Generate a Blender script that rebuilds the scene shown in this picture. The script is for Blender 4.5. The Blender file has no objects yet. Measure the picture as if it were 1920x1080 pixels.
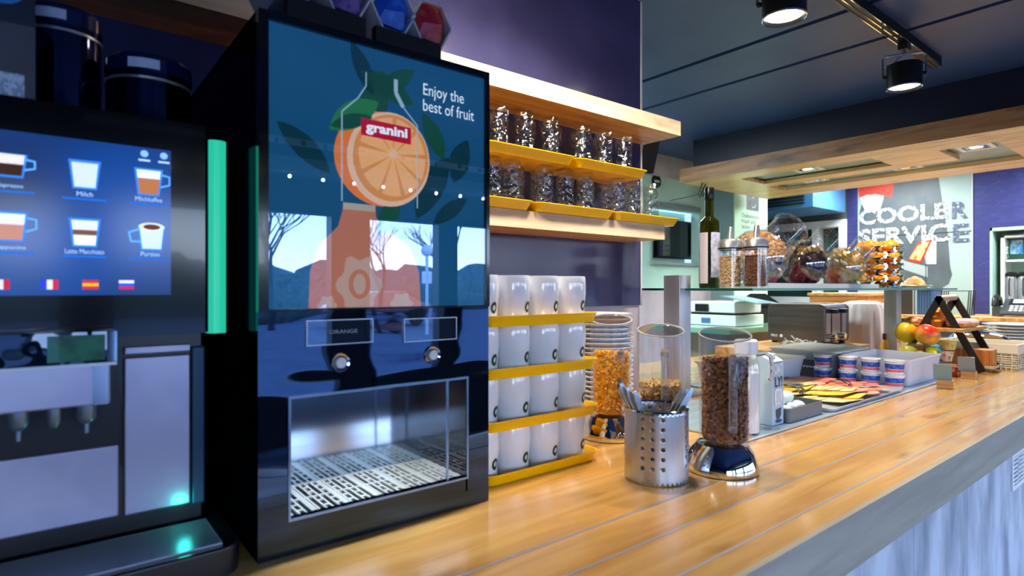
import bpy, math, random
from mathutils import Vector, Matrix, Euler
random.seed(7)
PI = math.pi
C = bpy.context.scene.collection
S = bpy.context.scene

# ------------------------------------------------------------------ camera
cd = bpy.data.cameras.new('camera'); cam = bpy.data.objects.new('camera', cd); C.objects.link(cam)
cam.location = (0, 0, 1.40); cam.rotation_euler = (PI/2, 0, math.radians(51.5-90))
cd.sensor_width = 36; cd.lens = 1096/1920*36; cd.clip_start = .02; cd.clip_end = 300
cd.dof.use_dof = True; cd.dof.focus_distance = 2.1; cd.dof.aperture_fstop = 3.2
S.camera = cam
# ------------------------------------------------------------------ world, exposure, large lights
w = bpy.data.worlds.new('sky'); S.world = w; w.use_nodes = True
nt = w.node_tree; bg = nt.nodes['Background']
tcw = nt.nodes.new('ShaderNodeTexCoord'); sep = nt.nodes.new('ShaderNodeSeparateXYZ'); rw = nt.nodes.new('ShaderNodeValToRGB')
nt.links.new(tcw.outputs['Generated'], sep.inputs[0]); nt.links.new(sep.outputs['Z'], rw.inputs[0]); nt.links.new(rw.outputs[0], bg.inputs[0])
e_ = rw.color_ramp.elements; e_[0].position = 0; e_[0].color = (.78, .87, 1, 1); e_[1].position = .6; e_[1].color = (.10, .26, .75, 1)
x_ = e_.new(.14); x_.color = (.48, .68, 1, 1)
bg.inputs[1].default_value = 7.0
S.view_settings.view_transform = 'Standard'; S.view_settings.look = 'None'
S.view_settings.exposure = 0.5; S.view_settings.gamma = 1; S.view_settings.use_curve_mapping = False
S.cycles.max_bounces = 12; S.cycles.transmission_bounces = 12; S.cycles.transparent_max_bounces = 24
S.cycles.glossy_bounces = 5; S.cycles.diffuse_bounces = 3
S.cycles.sample_clamp_indirect = 4; S.cycles.blur_glossy = 0.3; S.cycles.caustics_refractive = False; S.cycles.caustics_reflective = False

def lamp(kind, loc, power, col=(1, .9, .75), rot=(0, 0, 0), size=.1, spot=100, blend=.6, sy=None, parent=None, target=None):
    l = bpy.data.lights.new('light', kind); l.energy = power; l.color = col
    if kind == 'AREA':
        l.size = size
        if sy: l.shape = 'RECTANGLE'; l.size_y = sy
    else: l.shadow_soft_size = size
    if kind == 'SPOT': l.spot_size = math.radians(spot); l.spot_blend = blend
    o = bpy.data.objects.new('light', l); C.objects.link(o); o.location = loc
    if target: o.rotation_euler = (Vector(target)-Vector(loc)).to_track_quat('-Z', 'Y').to_euler()
    else: o.rotation_euler = rot
    return o

# ------------------------------------------------------------------ materials
def lin(h):
    if isinstance(h, str):
        h = h.lstrip('#'); h = tuple(int(h[i:i+2], 16)/255 for i in (0, 2, 4))
    return tuple((c/12.92 if c <= .04045 else ((c+.055)/1.055)**2.4) for c in h)+(1,)
MATS = {}
def mat(name, col='#888888', rough=.5, metal=0, spec=.5, emit=None, es=0, trans=0, ior=1.45, coat=0, col2=None, nscale=8,
        stretch=(1, 1, 1), bump=0, bscale=None, ramp=(.4, .6), alpha=1, detail=4, sss=0, aniso=0):
    if name in MATS: return MATS[name]
    m = bpy.data.materials.new(name); m.use_nodes = True; t = m.node_tree; p = t.nodes['Principled BSDF']
    I = p.inputs
    I['Base Color'].default_value = lin(col); I['Roughness'].default_value = rough; I['Metallic'].default_value = metal
    I['Specular IOR Level'].default_value = spec; I['Transmission Weight'].default_value = trans; I['IOR'].default_value = ior
    I['Coat Weight'].default_value = coat; I['Coat Roughness'].default_value = .03; I['Alpha'].default_value = alpha
    if sss: I['Subsurface Weight'].default_value = sss; I['Subsurface Radius'].default_value = (.02, .01, .006)
    if aniso: I['Anisotropic'].default_value = aniso
    if emit: I['Emission Color'].default_value = lin(emit); I['Emission Strength'].default_value = es
    if col2 or bump:
        tc = t.nodes.new('ShaderNodeTexCoord'); mp = t.nodes.new('ShaderNodeMapping'); mp.inputs['Scale'].default_value = stretch
        t.links.new(tc.outputs['Object'], mp.inputs[0])
    if col2:
        n = t.nodes.new('ShaderNodeTexNoise'); n.inputs['Scale'].default_value = nscale; n.inputs['Detail'].default_value = detail
        t.links.new(mp.outputs[0], n.inputs[0])
        r = t.nodes.new('ShaderNodeValToRGB'); r.color_ramp.elements[0].position = ramp[0]; r.color_ramp.elements[1].position = ramp[1]
        r.color_ramp.elements[0].color = lin(col); r.color_ramp.elements[1].color = lin(col2)
        t.links.new(n.outputs[0], r.inputs[0]); t.links.new(r.outputs[0], I['Base Color'])
        if emit and es: t.links.new(r.outputs[0], I['Emission Color'])
    if bump:
        n2 = t.nodes.new('ShaderNodeTexNoise'); n2.inputs['Scale'].default_value = bscale or nscale; n2.inputs['Detail'].default_value = 3
        t.links.new(mp.outputs[0], n2.inputs[0])
        b = t.nodes.new('ShaderNodeBump'); b.inputs['Strength'].default_value = bump; b.inputs['Distance'].default_value = .01
        t.links.new(n2.outputs[0], b.inputs['Height']); t.links.new(b.outputs[0], I['Normal'])
    MATS[name] = m; return m

def wood(name, a, b, c, axis='X', rough=.35, coat=0, scale=1.0, knots=True):
    if name in MATS: return MATS[name]
    m = bpy.data.materials.new(name); m.use_nodes = True; t = m.node_tree; p = t.nodes['Principled BSDF']; L = t.links.new
    tc = t.nodes.new('ShaderNodeTexCoord'); mp = t.nodes.new('ShaderNodeMapping')
    s = {'X': (1.2, 14, 14), 'Y': (14, 1.2, 14), 'Z': (14, 14, 1.2)}[axis]
    mp.inputs['Scale'].default_value = tuple(v*scale for v in s); L(tc.outputs['Object'], mp.inputs[0])
    n = t.nodes.new('ShaderNodeTexNoise'); n.inputs['Scale'].default_value = 1.6; n.inputs['Detail'].default_value = 7; n.inputs['Distortion'].default_value = .6
    L(mp.outputs[0], n.inputs[0])
    r = t.nodes.new('ShaderNodeValToRGB'); e = r.color_ramp.elements
    e[0].position = .3; e[0].color = lin(a); e[1].position = .7; e[1].color = lin(c)
    x = e.new(.5); x.color = lin(b); L(n.outputs[0], r.inputs[0])
    out = r.outputs[0]
    if knots:
        n3 = t.nodes.new('ShaderNodeTexNoise'); n3.inputs['Scale'].default_value = 7; n3.inputs['Detail'].default_value = 3
        mp2 = t.nodes.new('ShaderNodeMapping'); mp2.inputs['Scale'].default_value = {'X': (.5, 1.4, 1.4), 'Y': (1.4, .5, 1.4), 'Z': (1.4, 1.4, .5)}[axis]
        L(tc.outputs['Object'], mp2.inputs[0]); L(mp2.outputs[0], n3.inputs[0])
        r2 = t.nodes.new('ShaderNodeValToRGB'); r2.color_ramp.elements[0].position = .22; r2.color_ramp.elements[0].color = (.25, .2, .17, 1)
        r2.color_ramp.elements[1].position = .40; r2.color_ramp.elements[1].color = (1, 1, 1, 1); L(n3.outputs[0], r2.inputs[0])
        mx = t.nodes.new('ShaderNodeMix'); mx.data_type = 'RGBA'; mx.blend_type = 'MULTIPLY'; mx.inputs[0].default_value = .8
        L(out, mx.inputs[6]); L(r2.outputs[0], mx.inputs[7]); out = mx.outputs[2]
    L(out, p.inputs['Base Color']); p.inputs['Roughness'].default_value = rough; p.inputs['Coat Weight'].default_value = coat
    p.inputs['Coat Roughness'].default_value = .12
    MATS[name] = m; return m

def gloss(name, col, refl, fac, rough=.02, bump=0, bscale=4, stretch=(1, 1, 1), transparent=False, emit=None, es=0):
    """dark glossy sheet (or clear sheet) with a chosen reflectance"""
    if name in MATS: return MATS[name]
    m = bpy.data.materials.new(name); m.use_nodes = True; t = m.node_tree; t.nodes.remove(t.nodes['Principled BSDF']); L = t.links.new
    o = t.nodes['Material Output']; g = t.nodes.new('ShaderNodeBsdfGlossy'); g.inputs['Color'].default_value = lin(refl); g.inputs['Roughness'].default_value = rough
    if transparent:
        d = t.nodes.new('ShaderNodeBsdfTransparent'); d.inputs[0].default_value = lin(col)
    else:
        d = t.nodes.new('ShaderNodeBsdfDiffuse'); d.inputs[0].default_value = lin(col)
    mx = t.nodes.new('ShaderNodeMixShader'); mx.inputs[0].default_value = fac
    lw = t.nodes.new('ShaderNodeLayerWeight'); lw.inputs[0].default_value = .25
    mr = t.nodes.new('ShaderNodeMapRange'); mr.inputs['To Min'].default_value = fac; mr.inputs['To Max'].default_value = min(1, fac+.6)
    L(lw.outputs['Facing'], mr.inputs[0]); mp2 = t.nodes.new('ShaderNodeMath'); mp2.operation = 'POWER'; mp2.inputs[1].default_value = 2.5
    L(lw.outputs['Facing'], mp2.inputs[0]); L(mp2.outputs[0], mr.inputs[0]); L(mr.outputs[0], mx.inputs[0])
    L(d.outputs[0], mx.inputs[1]); L(g.outputs[0], mx.inputs[2]); L(mx.outputs[0], o.inputs[0])
    if bump:
        tc = t.nodes.new('ShaderNodeTexCoord'); mp = t.nodes.new('ShaderNodeMapping'); mp.inputs['Scale'].default_value = stretch
        n2 = t.nodes.new('ShaderNodeTexNoise'); n2.inputs['Scale'].default_value = bscale; n2.inputs['Detail'].default_value = 1
        b = t.nodes.new('ShaderNodeBump'); b.inputs['Strength'].default_value = bump; b.inputs['Distance'].default_value = .02
        L(tc.outputs['Object'], mp.inputs[0]); L(mp.outputs[0], n2.inputs[0]); L(n2.outputs[0], b.inputs['Height']); L(b.outputs[0], g.inputs['Normal'])
    MATS[name] = m; return m

def glassmat(name, col='#ffffff', ior=1.45, rough=0.0):
    if name in MATS: return MATS[name]
    m = bpy.data.materials.new(name); m.use_nodes = True; t = m.node_tree; t.nodes.remove(t.nodes['Principled BSDF'])
    g = t.nodes.new('ShaderNodeBsdfGlass'); g.inputs['Color'].default_value = lin(col); g.inputs['IOR'].default_value = ior; g.inputs['Roughness'].default_value = rough
    t.links.new(g.outputs[0], t.nodes['Material Output'].inputs[0]); MATS[name] = m; return m

# ------------------------------------------------------------------ mesh building
class MB:
    def __init__(s): s.v = []; s.f = []
    def add(s, vs, fs, M=None):
        o = len(s.v)
        for p in vs:
            p = Vector(p); s.v.append(tuple(M @ p) if M else tuple(p))
        s.f += [tuple(i+o for i in f) for f in fs]; return s
    def box(s, x0, x1, y0, y1, z0, z1, M=None):
        return s.add([(x0,y0,z0),(x1,y0,z0),(x1,y1,z0),(x0,y1,z0),(x0,y0,z1),(x1,y0,z1),(x1,y1,z1),(x0,y1,z1)],
                     [(3,2,1,0),(4,5,6,7),(0,1,5,4),(1,2,6,5),(2,3,7,6),(3,0,4,7)], M)
    def rbox(s, x0, x1, y0, y1, z0, z1, r, M=None, n=4, axis='Z'):
        """box with rounded vertical corners"""
        pts = []
        for cx, cy, a0 in ((x1-r,y1-r,0),(x0+r,y1-r,90),(x0+r,y0+r,180),(x1-r,y0+r,270)):
            for k in range(n+1):
                a = math.radians(a0+90*k/n); pts.append((cx+r*math.cos(a), cy+r*math.sin(a)))
        return s.prism(pts, z0, z1, M)
    def prism(s, pts, z0, z1, M=None):
        n = len(pts)
        vs = [(p[0], p[1], z0) for p in pts]+[(p[0], p[1], z1) for p in pts]
        fs = [tuple(reversed(range(n))), tuple(range(n, 2*n))]+[(i, (i+1) % n, n+(i+1) % n, n+i) for i in range(n)]
        return s.add(vs, fs, M)
    def lathe(s, prof, seg=24, M=None, arc=2*PI, wob=None):
        n = len(prof); vs = []; full = abs(arc-2*PI) < 1e-6; cols = seg if full else seg+1
        for i in range(cols):
            a = arc*i/seg
            for j, (r, z) in enumerate(prof):
                k = wob(a, z) if wob else 1
                vs.append((r*k*math.cos(a), r*k*math.sin(a), z))
        fs = []
        for i in range(seg):
            i2 = (i+1) % cols
            for j in range(n-1):
                a, b, c, d = i*n+j, i2*n+j, i2*n+j+1, i*n+j+1
                if prof[j][0] == 0 and prof[j+1][0] == 0: continue
                if prof[j][0] == 0: fs.append((a, c, d))
                elif prof[j+1][0] == 0: fs.append((a, b, c))
                else: fs.append((a, b, c, d))
        return s.add(vs, fs, M)
    def tube(s, pts, r, seg=8, M=None, closed=False, r2=None):
        pts = [Vector(p) for p in pts]; n = len(pts); vs = []; up = None
        for i, p in enumerate(pts):
            if closed: d = pts[(i+1) % n]-pts[i-1]
            else: d = pts[min(i+1, n-1)]-pts[max(i-1, 0)]
            if d.length < 1e-9: d = Vector((0, 0, 1))
            d.normalize()
            if up is None:
                up = d.orthogonal().normalized()
            else:
                up = (up-d*up.dot(d))
                if up.length < 1e-6: up = d.orthogonal()
                up.normalize()
            q = d.cross(up); rr = r if r2 is None else r+(r2-r)*i/max(1, n-1)
            for k in range(seg):
                a = 2*PI*k/seg; vs.append(p+up*math.cos(a)*rr+q*math.sin(a)*rr)
        fs = []
        for i in range(n if closed else n-1):
            for k in range(seg):
                i2 = (i+1) % n
                fs.append((i*seg+k, i*seg+(k+1) % seg, i2*seg+(k+1) % seg, i2*seg+k))
        if not closed: fs += [tuple(reversed(range(seg))), tuple(range((n-1)*seg, n*seg))]
        return s.add(vs, fs, M)
    def ball(s, c, r, sx=1, sy=1, sz=1, seg=10, rings=7, M=None, R=None, jit=0):
        vs = []; fs = []
        for j in range(rings+1):
            t = PI*j/rings
            for i in range(seg):
                a = 2*PI*i/seg; k = 1+random.uniform(-jit, jit)
                p = Vector((r*sx*k*math.sin(t)*math.cos(a), r*sy*k*math.sin(t)*math.sin(a), r*sz*k*math.cos(t)))
                if j in (0, rings): p = Vector((0, 0, r*sz*math.cos(t)))
                if R: p = R @ p
                vs.append(p+Vector(c))
        for j in range(rings):
            for i in range(seg):
                fs.append((j*seg+i, (j+1)*seg+i, (j+1)*seg+(i+1) % seg, j*seg+(i+1) % seg))
        return s.add(vs, fs, M)
    def build(s, name, m, parent=None, smooth=False, bevel=0, seg=2, loc=None, weld=False, solid=0):
        me = bpy.data.meshes.new(name); me.from_pydata(s.v, [], s.f); me.update()
        me.materials.append(m)
        if smooth:
            me.polygons.foreach_set('use_smooth', [True]*len(me.polygons))
        o = bpy.data.objects.new(name, me); C.objects.link(o)
        if parent: o.parent = parent
        if loc: o.location = loc
        if weld:
            md = o.modifiers.new('weld', 'WELD'); md.merge_threshold = .0002
        if solid:
            md = o.modifiers.new('solid', 'SOLIDIFY'); md.thickness = solid; md.offset = -1
        if bevel:
            md = o.modifiers.new('bevel', 'BEVEL'); md.width = bevel; md.segments = seg; md.limit_method = 'ANGLE'; md.angle_limit = math.radians(40)
            if not smooth:
                me.polygons.foreach_set('use_smooth', [True]*len(me.polygons))
            md.harden_normals = True
        elif smooth:
            md = None
            try:
                me.set_sharp_from_angle(angle=math.radians(38))
            except Exception: pass
        return o

def thing(name, label, cat, loc=(0, 0, 0), rotz=0, group=None):
    o = bpy.data.objects.new(name, None); C.objects.link(o); o.empty_display_size = .05
    o.location = loc; o.rotation_euler = (0, 0, rotz); tag(o, label, cat, group); return o
def tag(o, label, cat, group=None, kind=None):
    o['label'] = label; o['category'] = cat
    if group: o['group'] = group
    if kind: o['kind'] = kind
    return o
def struct(o): o['kind'] = 'structure'; return o
def dup(root, loc=None, rotz=None, label=None, group=None):
    r = root.copy(); C.objects.link(r)
    if loc is not None: r.location = loc
    if rotz is not None: r.rotation_euler = (0, 0, rotz)
    if label: r['label'] = label
    if group: r['group'] = group
    for ch in list(root.children):
        c = ch.copy(); C.objects.link(c); c.parent = r
        for g in list(ch.children):
            d = g.copy(); C.objects.link(d); d.parent = c
    return r
def T(x, y, z): return Matrix.Translation((x, y, z))
def RX(a): return Matrix.Rotation(math.radians(a), 4, 'X')
def RY(a): return Matrix.Rotation(math.radians(a), 4, 'Y')
def RZ(a): return Matrix.Rotation(math.radians(a), 4, 'Z')
ORD = ['first', 'second', 'third', 'fourth', 'fifth', 'sixth', 'seventh', 'eighth', 'ninth', 'tenth']

def text(name, s, m, x0, x1, z0, z1, plane, at_, parent=None, depth=.0006, bold=0, align='fit', shear=0):
    """lettering filling the box x0..x1 / z0..z1; plane 'Y' faces -Y at y=at_, plane 'X' faces -X at x=at_ (x0 is then the larger y)"""
    c = bpy.data.curves.new(name, 'FONT'); c.body = s; c.extrude = 0; c.offset = bold; c.resolution_u = 3; c.space_line = .95; c.shear = shear
    o = bpy.data.objects.new(name, c); C.objects.link(o); bpy.context.view_layer.update()
    me = bpy.data.meshes.new_from_object(o.evaluated_get(bpy.context.evaluated_depsgraph_get()))
    bpy.data.objects.remove(o)
    xs = [v.co.x for v in me.vertices]; ys = [v.co.y for v in me.vertices]
    ax, bx, ay, by = min(xs), max(xs), min(ys), max(ys)
    for v in me.vertices:
        u = (v.co.x-ax)/(bx-ax); k = (v.co.y-ay)/(by-ay)
        a = x0+(x1-x0)*u; b = z0+(z1-z0)*k
        v.co = (a, at_-depth, b) if plane == 'Y' else ((at_-depth, a, b) if plane == 'X' else (a, b, at_+depth))
    me.materials.clear(); me.materials.append(m)
    q = bpy.data.objects.new(name, me); C.objects.link(q)
    if parent: q.parent = parent
    return q

def flat(name, pts, m, plane, at_, parent=None, t=.0008):
    """thin printed/applied shape from 2D points (a, z) lying on a plane facing -Y or -X"""
    b = MB(); n = len(pts)
    if plane == 'Y': vs = [(p[0], at_, p[1]) for p in pts]+[(p[0], at_-t, p[1]) for p in pts]
    else: vs = [(at_, p[0], p[1]) for p in pts]+[(at_-t, p[0], p[1]) for p in pts]
    b.add(vs, [tuple(range(n)), tuple(reversed(range(n, 2*n)))]+[(i, (i+1) % n, n+(i+1) % n, n+i) for i in range(n)])
    return b.build(name, m, parent)
def ell(cx, cz, rx, rz, n=28, rot=0, a0=0, a1=360):
    out = []
    for i in range(n if a1-a0 >= 360 else n+1):
        a = math.radians(a0+(a1-a0)*i/n); x = rx*math.cos(a); z = rz*math.sin(a); q = math.radians(rot)
        out.append((cx+x*math.cos(q)-z*math.sin(q), cz+x*math.sin(q)+z*math.cos(q)))
    return out
def rect(x0, x1, z0, z1): return [(x0, z0), (x1, z0), (x1, z1), (x0, z1)]
F_ = 1096.; A_ = math.radians(51.5); CX, SX = math.cos(A_), math.sin(A_)
def ray(px, py):
    r = (px-960)/F_; return (CX+SX*r, SX-CX*r, -(py-540)/F_)
def onX(px, py, x):   # photograph point on the wall plane X = x -> (y, z)
    v = ray(px, py); t = x/v[0]; return (v[1]*t, 1.4+v[2]*t)
def onY(px, py, y):
    v = ray(px, py); t = y/v[1]; return (v[0]*t, 1.4+v[2]*t)

def perforated(ncol, nrow, is_hole, hw, hh, cell_w, cell_h, z0, wrap_r, n=16):
    """sheet of cells rolled into a cylinder; cells for which is_hole(i,j) is true carry an elliptical hole"""
    vs = []; fs = []
    def put(u, z):
        a = u/wrap_r; vs.append((wrap_r*math.cos(a), wrap_r*math.sin(a), z)); return len(vs)-1
    for i in range(ncol):
        for j in range(nrow):
            off = .5 if callable(is_hole) and getattr(is_hole, 'stag', False) and j % 2 else 0
            u0 = (i+off)*cell_w; zz = z0+j*cell_h; hc = (u0+cell_w/2, zz+cell_h/2)
            per = []; hol = []
            for k in range(n):
                a = 2*PI*k/n; c, s_ = math.cos(a), math.sin(a); q = 1/max(abs(c), abs(s_))
                per.append((hc[0]+c*q*cell_w/2, hc[1]+s_*q*cell_h/2)); hol.append((hc[0]+c*hw, hc[1]+s_*hh))
            P = [put(*p) for p in per]
            if is_hole(i, j):
                H = [put(*p) for p in hol]
                for k in range(n): fs.append((P[k], P[(k+1) % n], H[(k+1) % n], H[k]))
            else: fs.append(tuple(P))
    m = MB(); m.add(vs, fs); return m
# ================================================================== MATERIALS IN USE
W_TOP = wood('honey_oak', '#bb8744', '#d2a25c', '#deb470', 'X', .24, .6)
W_SHELF = wood('shelf_oak', '#b79a78', '#cbb292', '#d8c3a6', 'X', .42)
W_UNDER = wood('shelf_oak_face', '#a9783f', '#c89552', '#dcb173', 'X', .4)
W_HOOD = wood('bounce_lit_hood_oak', '#bd9458', '#d8b478', '#e4c488', 'Y', .35)  # underside tone lightened to hold the glow bounced up from the counter
W_HOODF = wood('hood_edge_oak', '#6e4a30', '#8b6242', '#a0774f', 'Y', .5)
GREYW = wood('grey_oak_edge', '#8a8478', '#9a9488', '#a6a094', 'X', .5, knots=False)
CONC = mat('concrete_board', '#838b9c', .6, col2='#c4cad8', nscale=5.0, stretch=(1.6, 1.6, .6), ramp=(.36, .62), detail=8, bump=.05)
CONC2 = mat('lilac_concrete', '#9c95a3', .6, col2='#c0bac6', nscale=2.5, ramp=(.3, .7), detail=8)
NAVY = mat('navy_laminate', '#3a3a62', .2, col2='#42426c', nscale=4, spec=.5)
NAVY2 = mat('far_navy_laminate', '#33366e', .35, col2='#3c407a', nscale=9, stretch=(1, 1, 3), ramp=(.45, .7))
CEIL = mat('slate_ceiling', '#30466e', .42, col2='#364d76', nscale=3)
MINT = mat('mint_wall', '#a6cfc6', .5, col2='#aed6cd', nscale=4)
MINT2 = mat('mint_poster', '#bfe8cc', .3)
DKGREY = mat('grey_green_wall', '#4f5a57', .6, col2='#566260', nscale=3)
BLACK = mat('matte_black', '#08090c', .45)
GLBLK = mat('gloss_black', '#04060a', .08, coat=.6)
STEEL = mat('brushed_steel', '#c4c6cc', .32, .85, col2='#b4b7be', nscale=30, stretch=(1, 1, .04))
STEELH = mat('brushed_steel_flat', '#a4a7ae', .32, 1, col2='#b5b8be', nscale=30, stretch=(.04, 1, 1))
CHROME = mat('chrome', '#dfe3e8', .05, 1)
WHITE = mat('white_plastic', '#e8eaee', .35)
WHITEG = mat('white_paint', '#dfe6ea', .4)
CER = mat('white_glaze', '#e9ecf2', .08, coat=.5)
YEL = mat('yellow_tray_plastic', '#ffc800', .3)
GLASS = gloss('clear_glass', '#f6f6f0', '#ffffff', .10, .02, bump=.5, bscale=45, transparent=True)
ACR = gloss('clear_acrylic', '#fbfcfd', '#ffffff', .035, .03, transparent=True)
GREENG = glassmat('green_edge_glass', '#a8d8c8', 1.5)
BULB = mat('lamp_glow', '#ffffff', .5, emit='#fff2dc', es=14)
# ================================================================== STRUCTURE
struct(MB().box(-3, 9, -3.1, 4.6, -.05, 0).build('floor', mat('floor_tiles', '#b9bcc4', .35, col2='#a8acb4', nscale=3)))
cl = MB()
xs = [-3, 2.96, 3.0, 3.43, 3.47, 9.2]
for i in range(0, 5, 2): cl.box(xs[i], xs[i+1], -3.1, 4.6, 2.72, 2.85)
cl.box(-3, 9.2, -3.1, 4.6, 2.74, 2.9)
struct(cl.build('ceiling', CEIL))
wl = struct(MB().box(-1.2, 2.09, 1.70, 1.86, 1.323, 2.69).build('wall_left', NAVY))
struct(MB().box(2.09, 2.1, 1.697, 1.86, 1.323, 2.69).build('trim_1', WHITEG))
struct(MB().box(-1.2, 2.09, 1.706, 1.86, 0, 1.323).build('wall_left_lower', CONC2))
struct(MB().box(-1.2, 2.1, 1.71, 1.86, 2.69, 2.74).build('trim_2', CONC2))
struct(MB().box(-3.1, -3, -3.1, 1.9, 0, 2.8).build('wall_end', mat('dark_side_wall', '#1d2028', .6)))
struct(MB().box(-3, -1.2, 1.70, 1.86, 0, 2.72).build('wall_corner', mat('dark_side_wall', '#1d2028', .6)))
# kitchen walls
bk = MB()
hx0, hx1, hz0, hz1 = 4.62, 5.42, 1.66, 2.2
bk.box(2.2, hx0, 3.62, 3.72, 1.39, 2.50); bk.box(hx1, 5.62, 3.62, 3.72, 1.39, 2.50)
bk.box(hx0, hx1, 3.62, 3.72, 1.39, hz0); bk.box(hx0, hx1, 3.62, 3.72, hz1, 2.50); bk.box(hx0, hx1, 3.8, 3.85, hz0, hz1)
struct(bk.build('wall_kitchen', MINT))
struct(MB().box(2.2, 5.62, 3.60, 3.72, 2.50, 2.72).build('trim_3', CONC2))
struct(MB().box(2.2, 5.62, 3.61, 3.72, 0, 1.39).build('wall_kitchen_lower', CONC2))
struct(MB().box(2.0, 2.2, 1.86, 3.72, 0, 2.72).build('wall_kitchen_side', DKGREY))
col = MB(); col.box(5.62, 6.3, 3.345, 4.6, 1.0, 2.72)
struct(col.build('wall_pillar', mat('grey_mint_wall', '#7c979a', .5)))
struct(MB().box(5.6, 6.32, 3.33, 4.6, 0, 1.0).build('wall_pillar_lower', CONC2))
struct(MB().box(6.3, 7.6, 4.5, 4.6, 0, 2.72).build('wall_kitchen_far', DKGREY))
# far wall (faces the camera) with a window at the left and a shelf niche at the right
y_a = onX(1593, 450, 7.6)[0]; y_b = onX(1825, 450, 7.6)[0]; y_n = onX(1857, 430, 7.6)[0]
ny0, ny1, nz0, nz1 = y_n-.95, y_n, 1.0, onX(1857, 428, 7.6)[1]
wy1, wz1 = onX(1437, 423, 7.6)[0]+.3, onX(1590, 411, 7.6)[1]
wy0 = y_a+.02
b = MB(); b.box(7.6, 7.75, wy0, 4.5, wz1, 2.72); b.box(7.6, 7.75, wy0, 4.5, 0, 1.2); b.box(7.6, 7.75, wy1, 4.5, 1.2, wz1)
struct(b.build('wall_back', DKGREY))
b = MB(); b.box(7.58, 7.75, ny1, wy0, 0, 2.72); b.box(7.58, 7.75, ny0, ny1, nz1, 2.72); b.box(7.58, 7.75, -1.0, ny0, 0, 2.72); b.box(7.58, 7.75, ny0, ny1, 0, nz0)
struct(b.build('wall_far', NAVY2))
struct(MB().box(5.2, 8.2, -1.05, -1.0, 0, 2.72).build('wall_right', DKGREY))
wn = struct(MB().box(7.72, 7.74, wy0, wy1, 1.2, wz1).build('window_1', mat('dark_green_pane', '#1f3a33', .08, coat=.5)))
f = MB(); t_ = .085
f.box(7.55, 7.75, wy0, wy1, wz1-t_, wz1); f.box(7.55, 7.75, wy0, wy1, 1.2, 1.2+t_); f.box(7.55, 7.75, wy0, wy0+t_, 1.2+t_, wz1-t_); f.box(7.55, 7.75, wy1-t_, wy1, 1.2+t_, wz1-t_)
f.box(7.56, 7.75, 3.35, 3.42, 1.2+t_, wz1-t_)
f.build('window_frame', WHITEG, wn)

# customer side: glazed front behind the camera
YW = -3.0
wb = MB(); spans = [(-2.3, -.6), (-.4, .1), (.35, 1.98), (2.27, 3.07), (3.22, 4.1), (4.3, 5.6), (5.9, 8.4)]
sill, head = .55, 2.07
prev = -3.1
for a, b_ in spans:
    wb.box(prev, a, YW-.12, YW, 0, 2.72); wb.box(a, b_, YW-.12, YW, 0, sill); wb.box(a, b_, YW-.12, YW, head, 2.72); prev = b_
wb.box(prev, 9, YW-.12, YW, 0, 2.72)
struct(wb.build('wall_front', mat('front_wall_blue_grey', '#2c3e52', .4)))
for k, (a, b_) in enumerate(spans):
    f = MB(); t_ = .035
    f.box(a, b_, YW-.1, YW+.02, head-t_, head); f.box(a, b_, YW-.1, YW+.02, sill, sill+t_); f.box(a, a+t_, YW-.1, YW+.02, sill, head); f.box(b_-t_, b_, YW-.1, YW+.02, sill, head)
    struct(f.build('window_%d' % (k+2), mat('dark_window_frame', '#28333f', .4)))
struct(MB().box(-3, 9, YW, YW+.25, 2.33, 2.45).build('trim_4', mat('pale_blue_valance', '#7fa4c4', .25)))
struct(MB().box(9, 9.1, -3.1, 4.6, 0, 2.8).build('wall_end_far', DKGREY))

# ================================================================== COUNTER
ct = thing('serving_counter', 'long honey oak serving counter worktop with inlaid metal strips and grey front edge', 'counter', (0, 0, .95))
MB().box(-1.1, 2.2, .50, 1.70, -.11, 0).box(2.2, 6.4, .50, 2.25, -.11, 0).build('worktop', W_TOP, ct)
MB().box(-1.1, 6.4, .488, .4995, -.112, .0005).build('edge_band', GREYW, ct)
INL = mat('inlay_metal', '#a9a6ae', .3, .4)
for y in (.553, .662, .765): MB().box(-1.1, 6.4, y-.0028, y+.0028, -.002, .0006).build('inlay_strip', INL, ct)
cb = thing('counter_front', 'grey concrete look panels cladding the counter below the worktop', 'counter front', (0, 0, 0))
for k, x in enumerate((-1.1, -.55, -.1, .335, .775, 1.215, 1.655, 2.095, 2.985, 3.425, 3.865, 4.305, 4.745, 5.185, 5.625)):
    x2 = (-.55, -.1, .335, .775, 1.215, 1.655, 2.095, 2.985, 3.425, 3.865, 4.305, 4.745, 5.185, 5.625, 6.4)[k]
    MB().box(x+.001, x2-.001, .506, .53, 0, .838).build('panel', CONC, cb, bevel=.001)
MB().box(-1.1, 6.4, .531, .60, 0, .838).build('carcass', BLACK, cb)
vg = thing('vent_grille', 'small white louvred vent grille set in the concrete counter front', 'vent', (2.68, .506, .765))
g = MB(); g.box(-.085, .085, -.006, -.0006, .05, .065); g.box(-.085, .085, -.006, -.0006, -.065, -.05); g.box(-.085, -.07, -.006, -.0006, -.05, .05); g.box(.07, .085, -.006, -.0006, -.05, .05); g.box(-.005, .005, -.005, -.0006, -.05, .05)
g.build('frame', WHITE, vg)
g = MB()
for k in range(7): g.box(-.07, .07, -.005, -.0006, -.047+k*.0145, -.040+k*.0145)
g.build('louvre', WHITE, vg)

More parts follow.
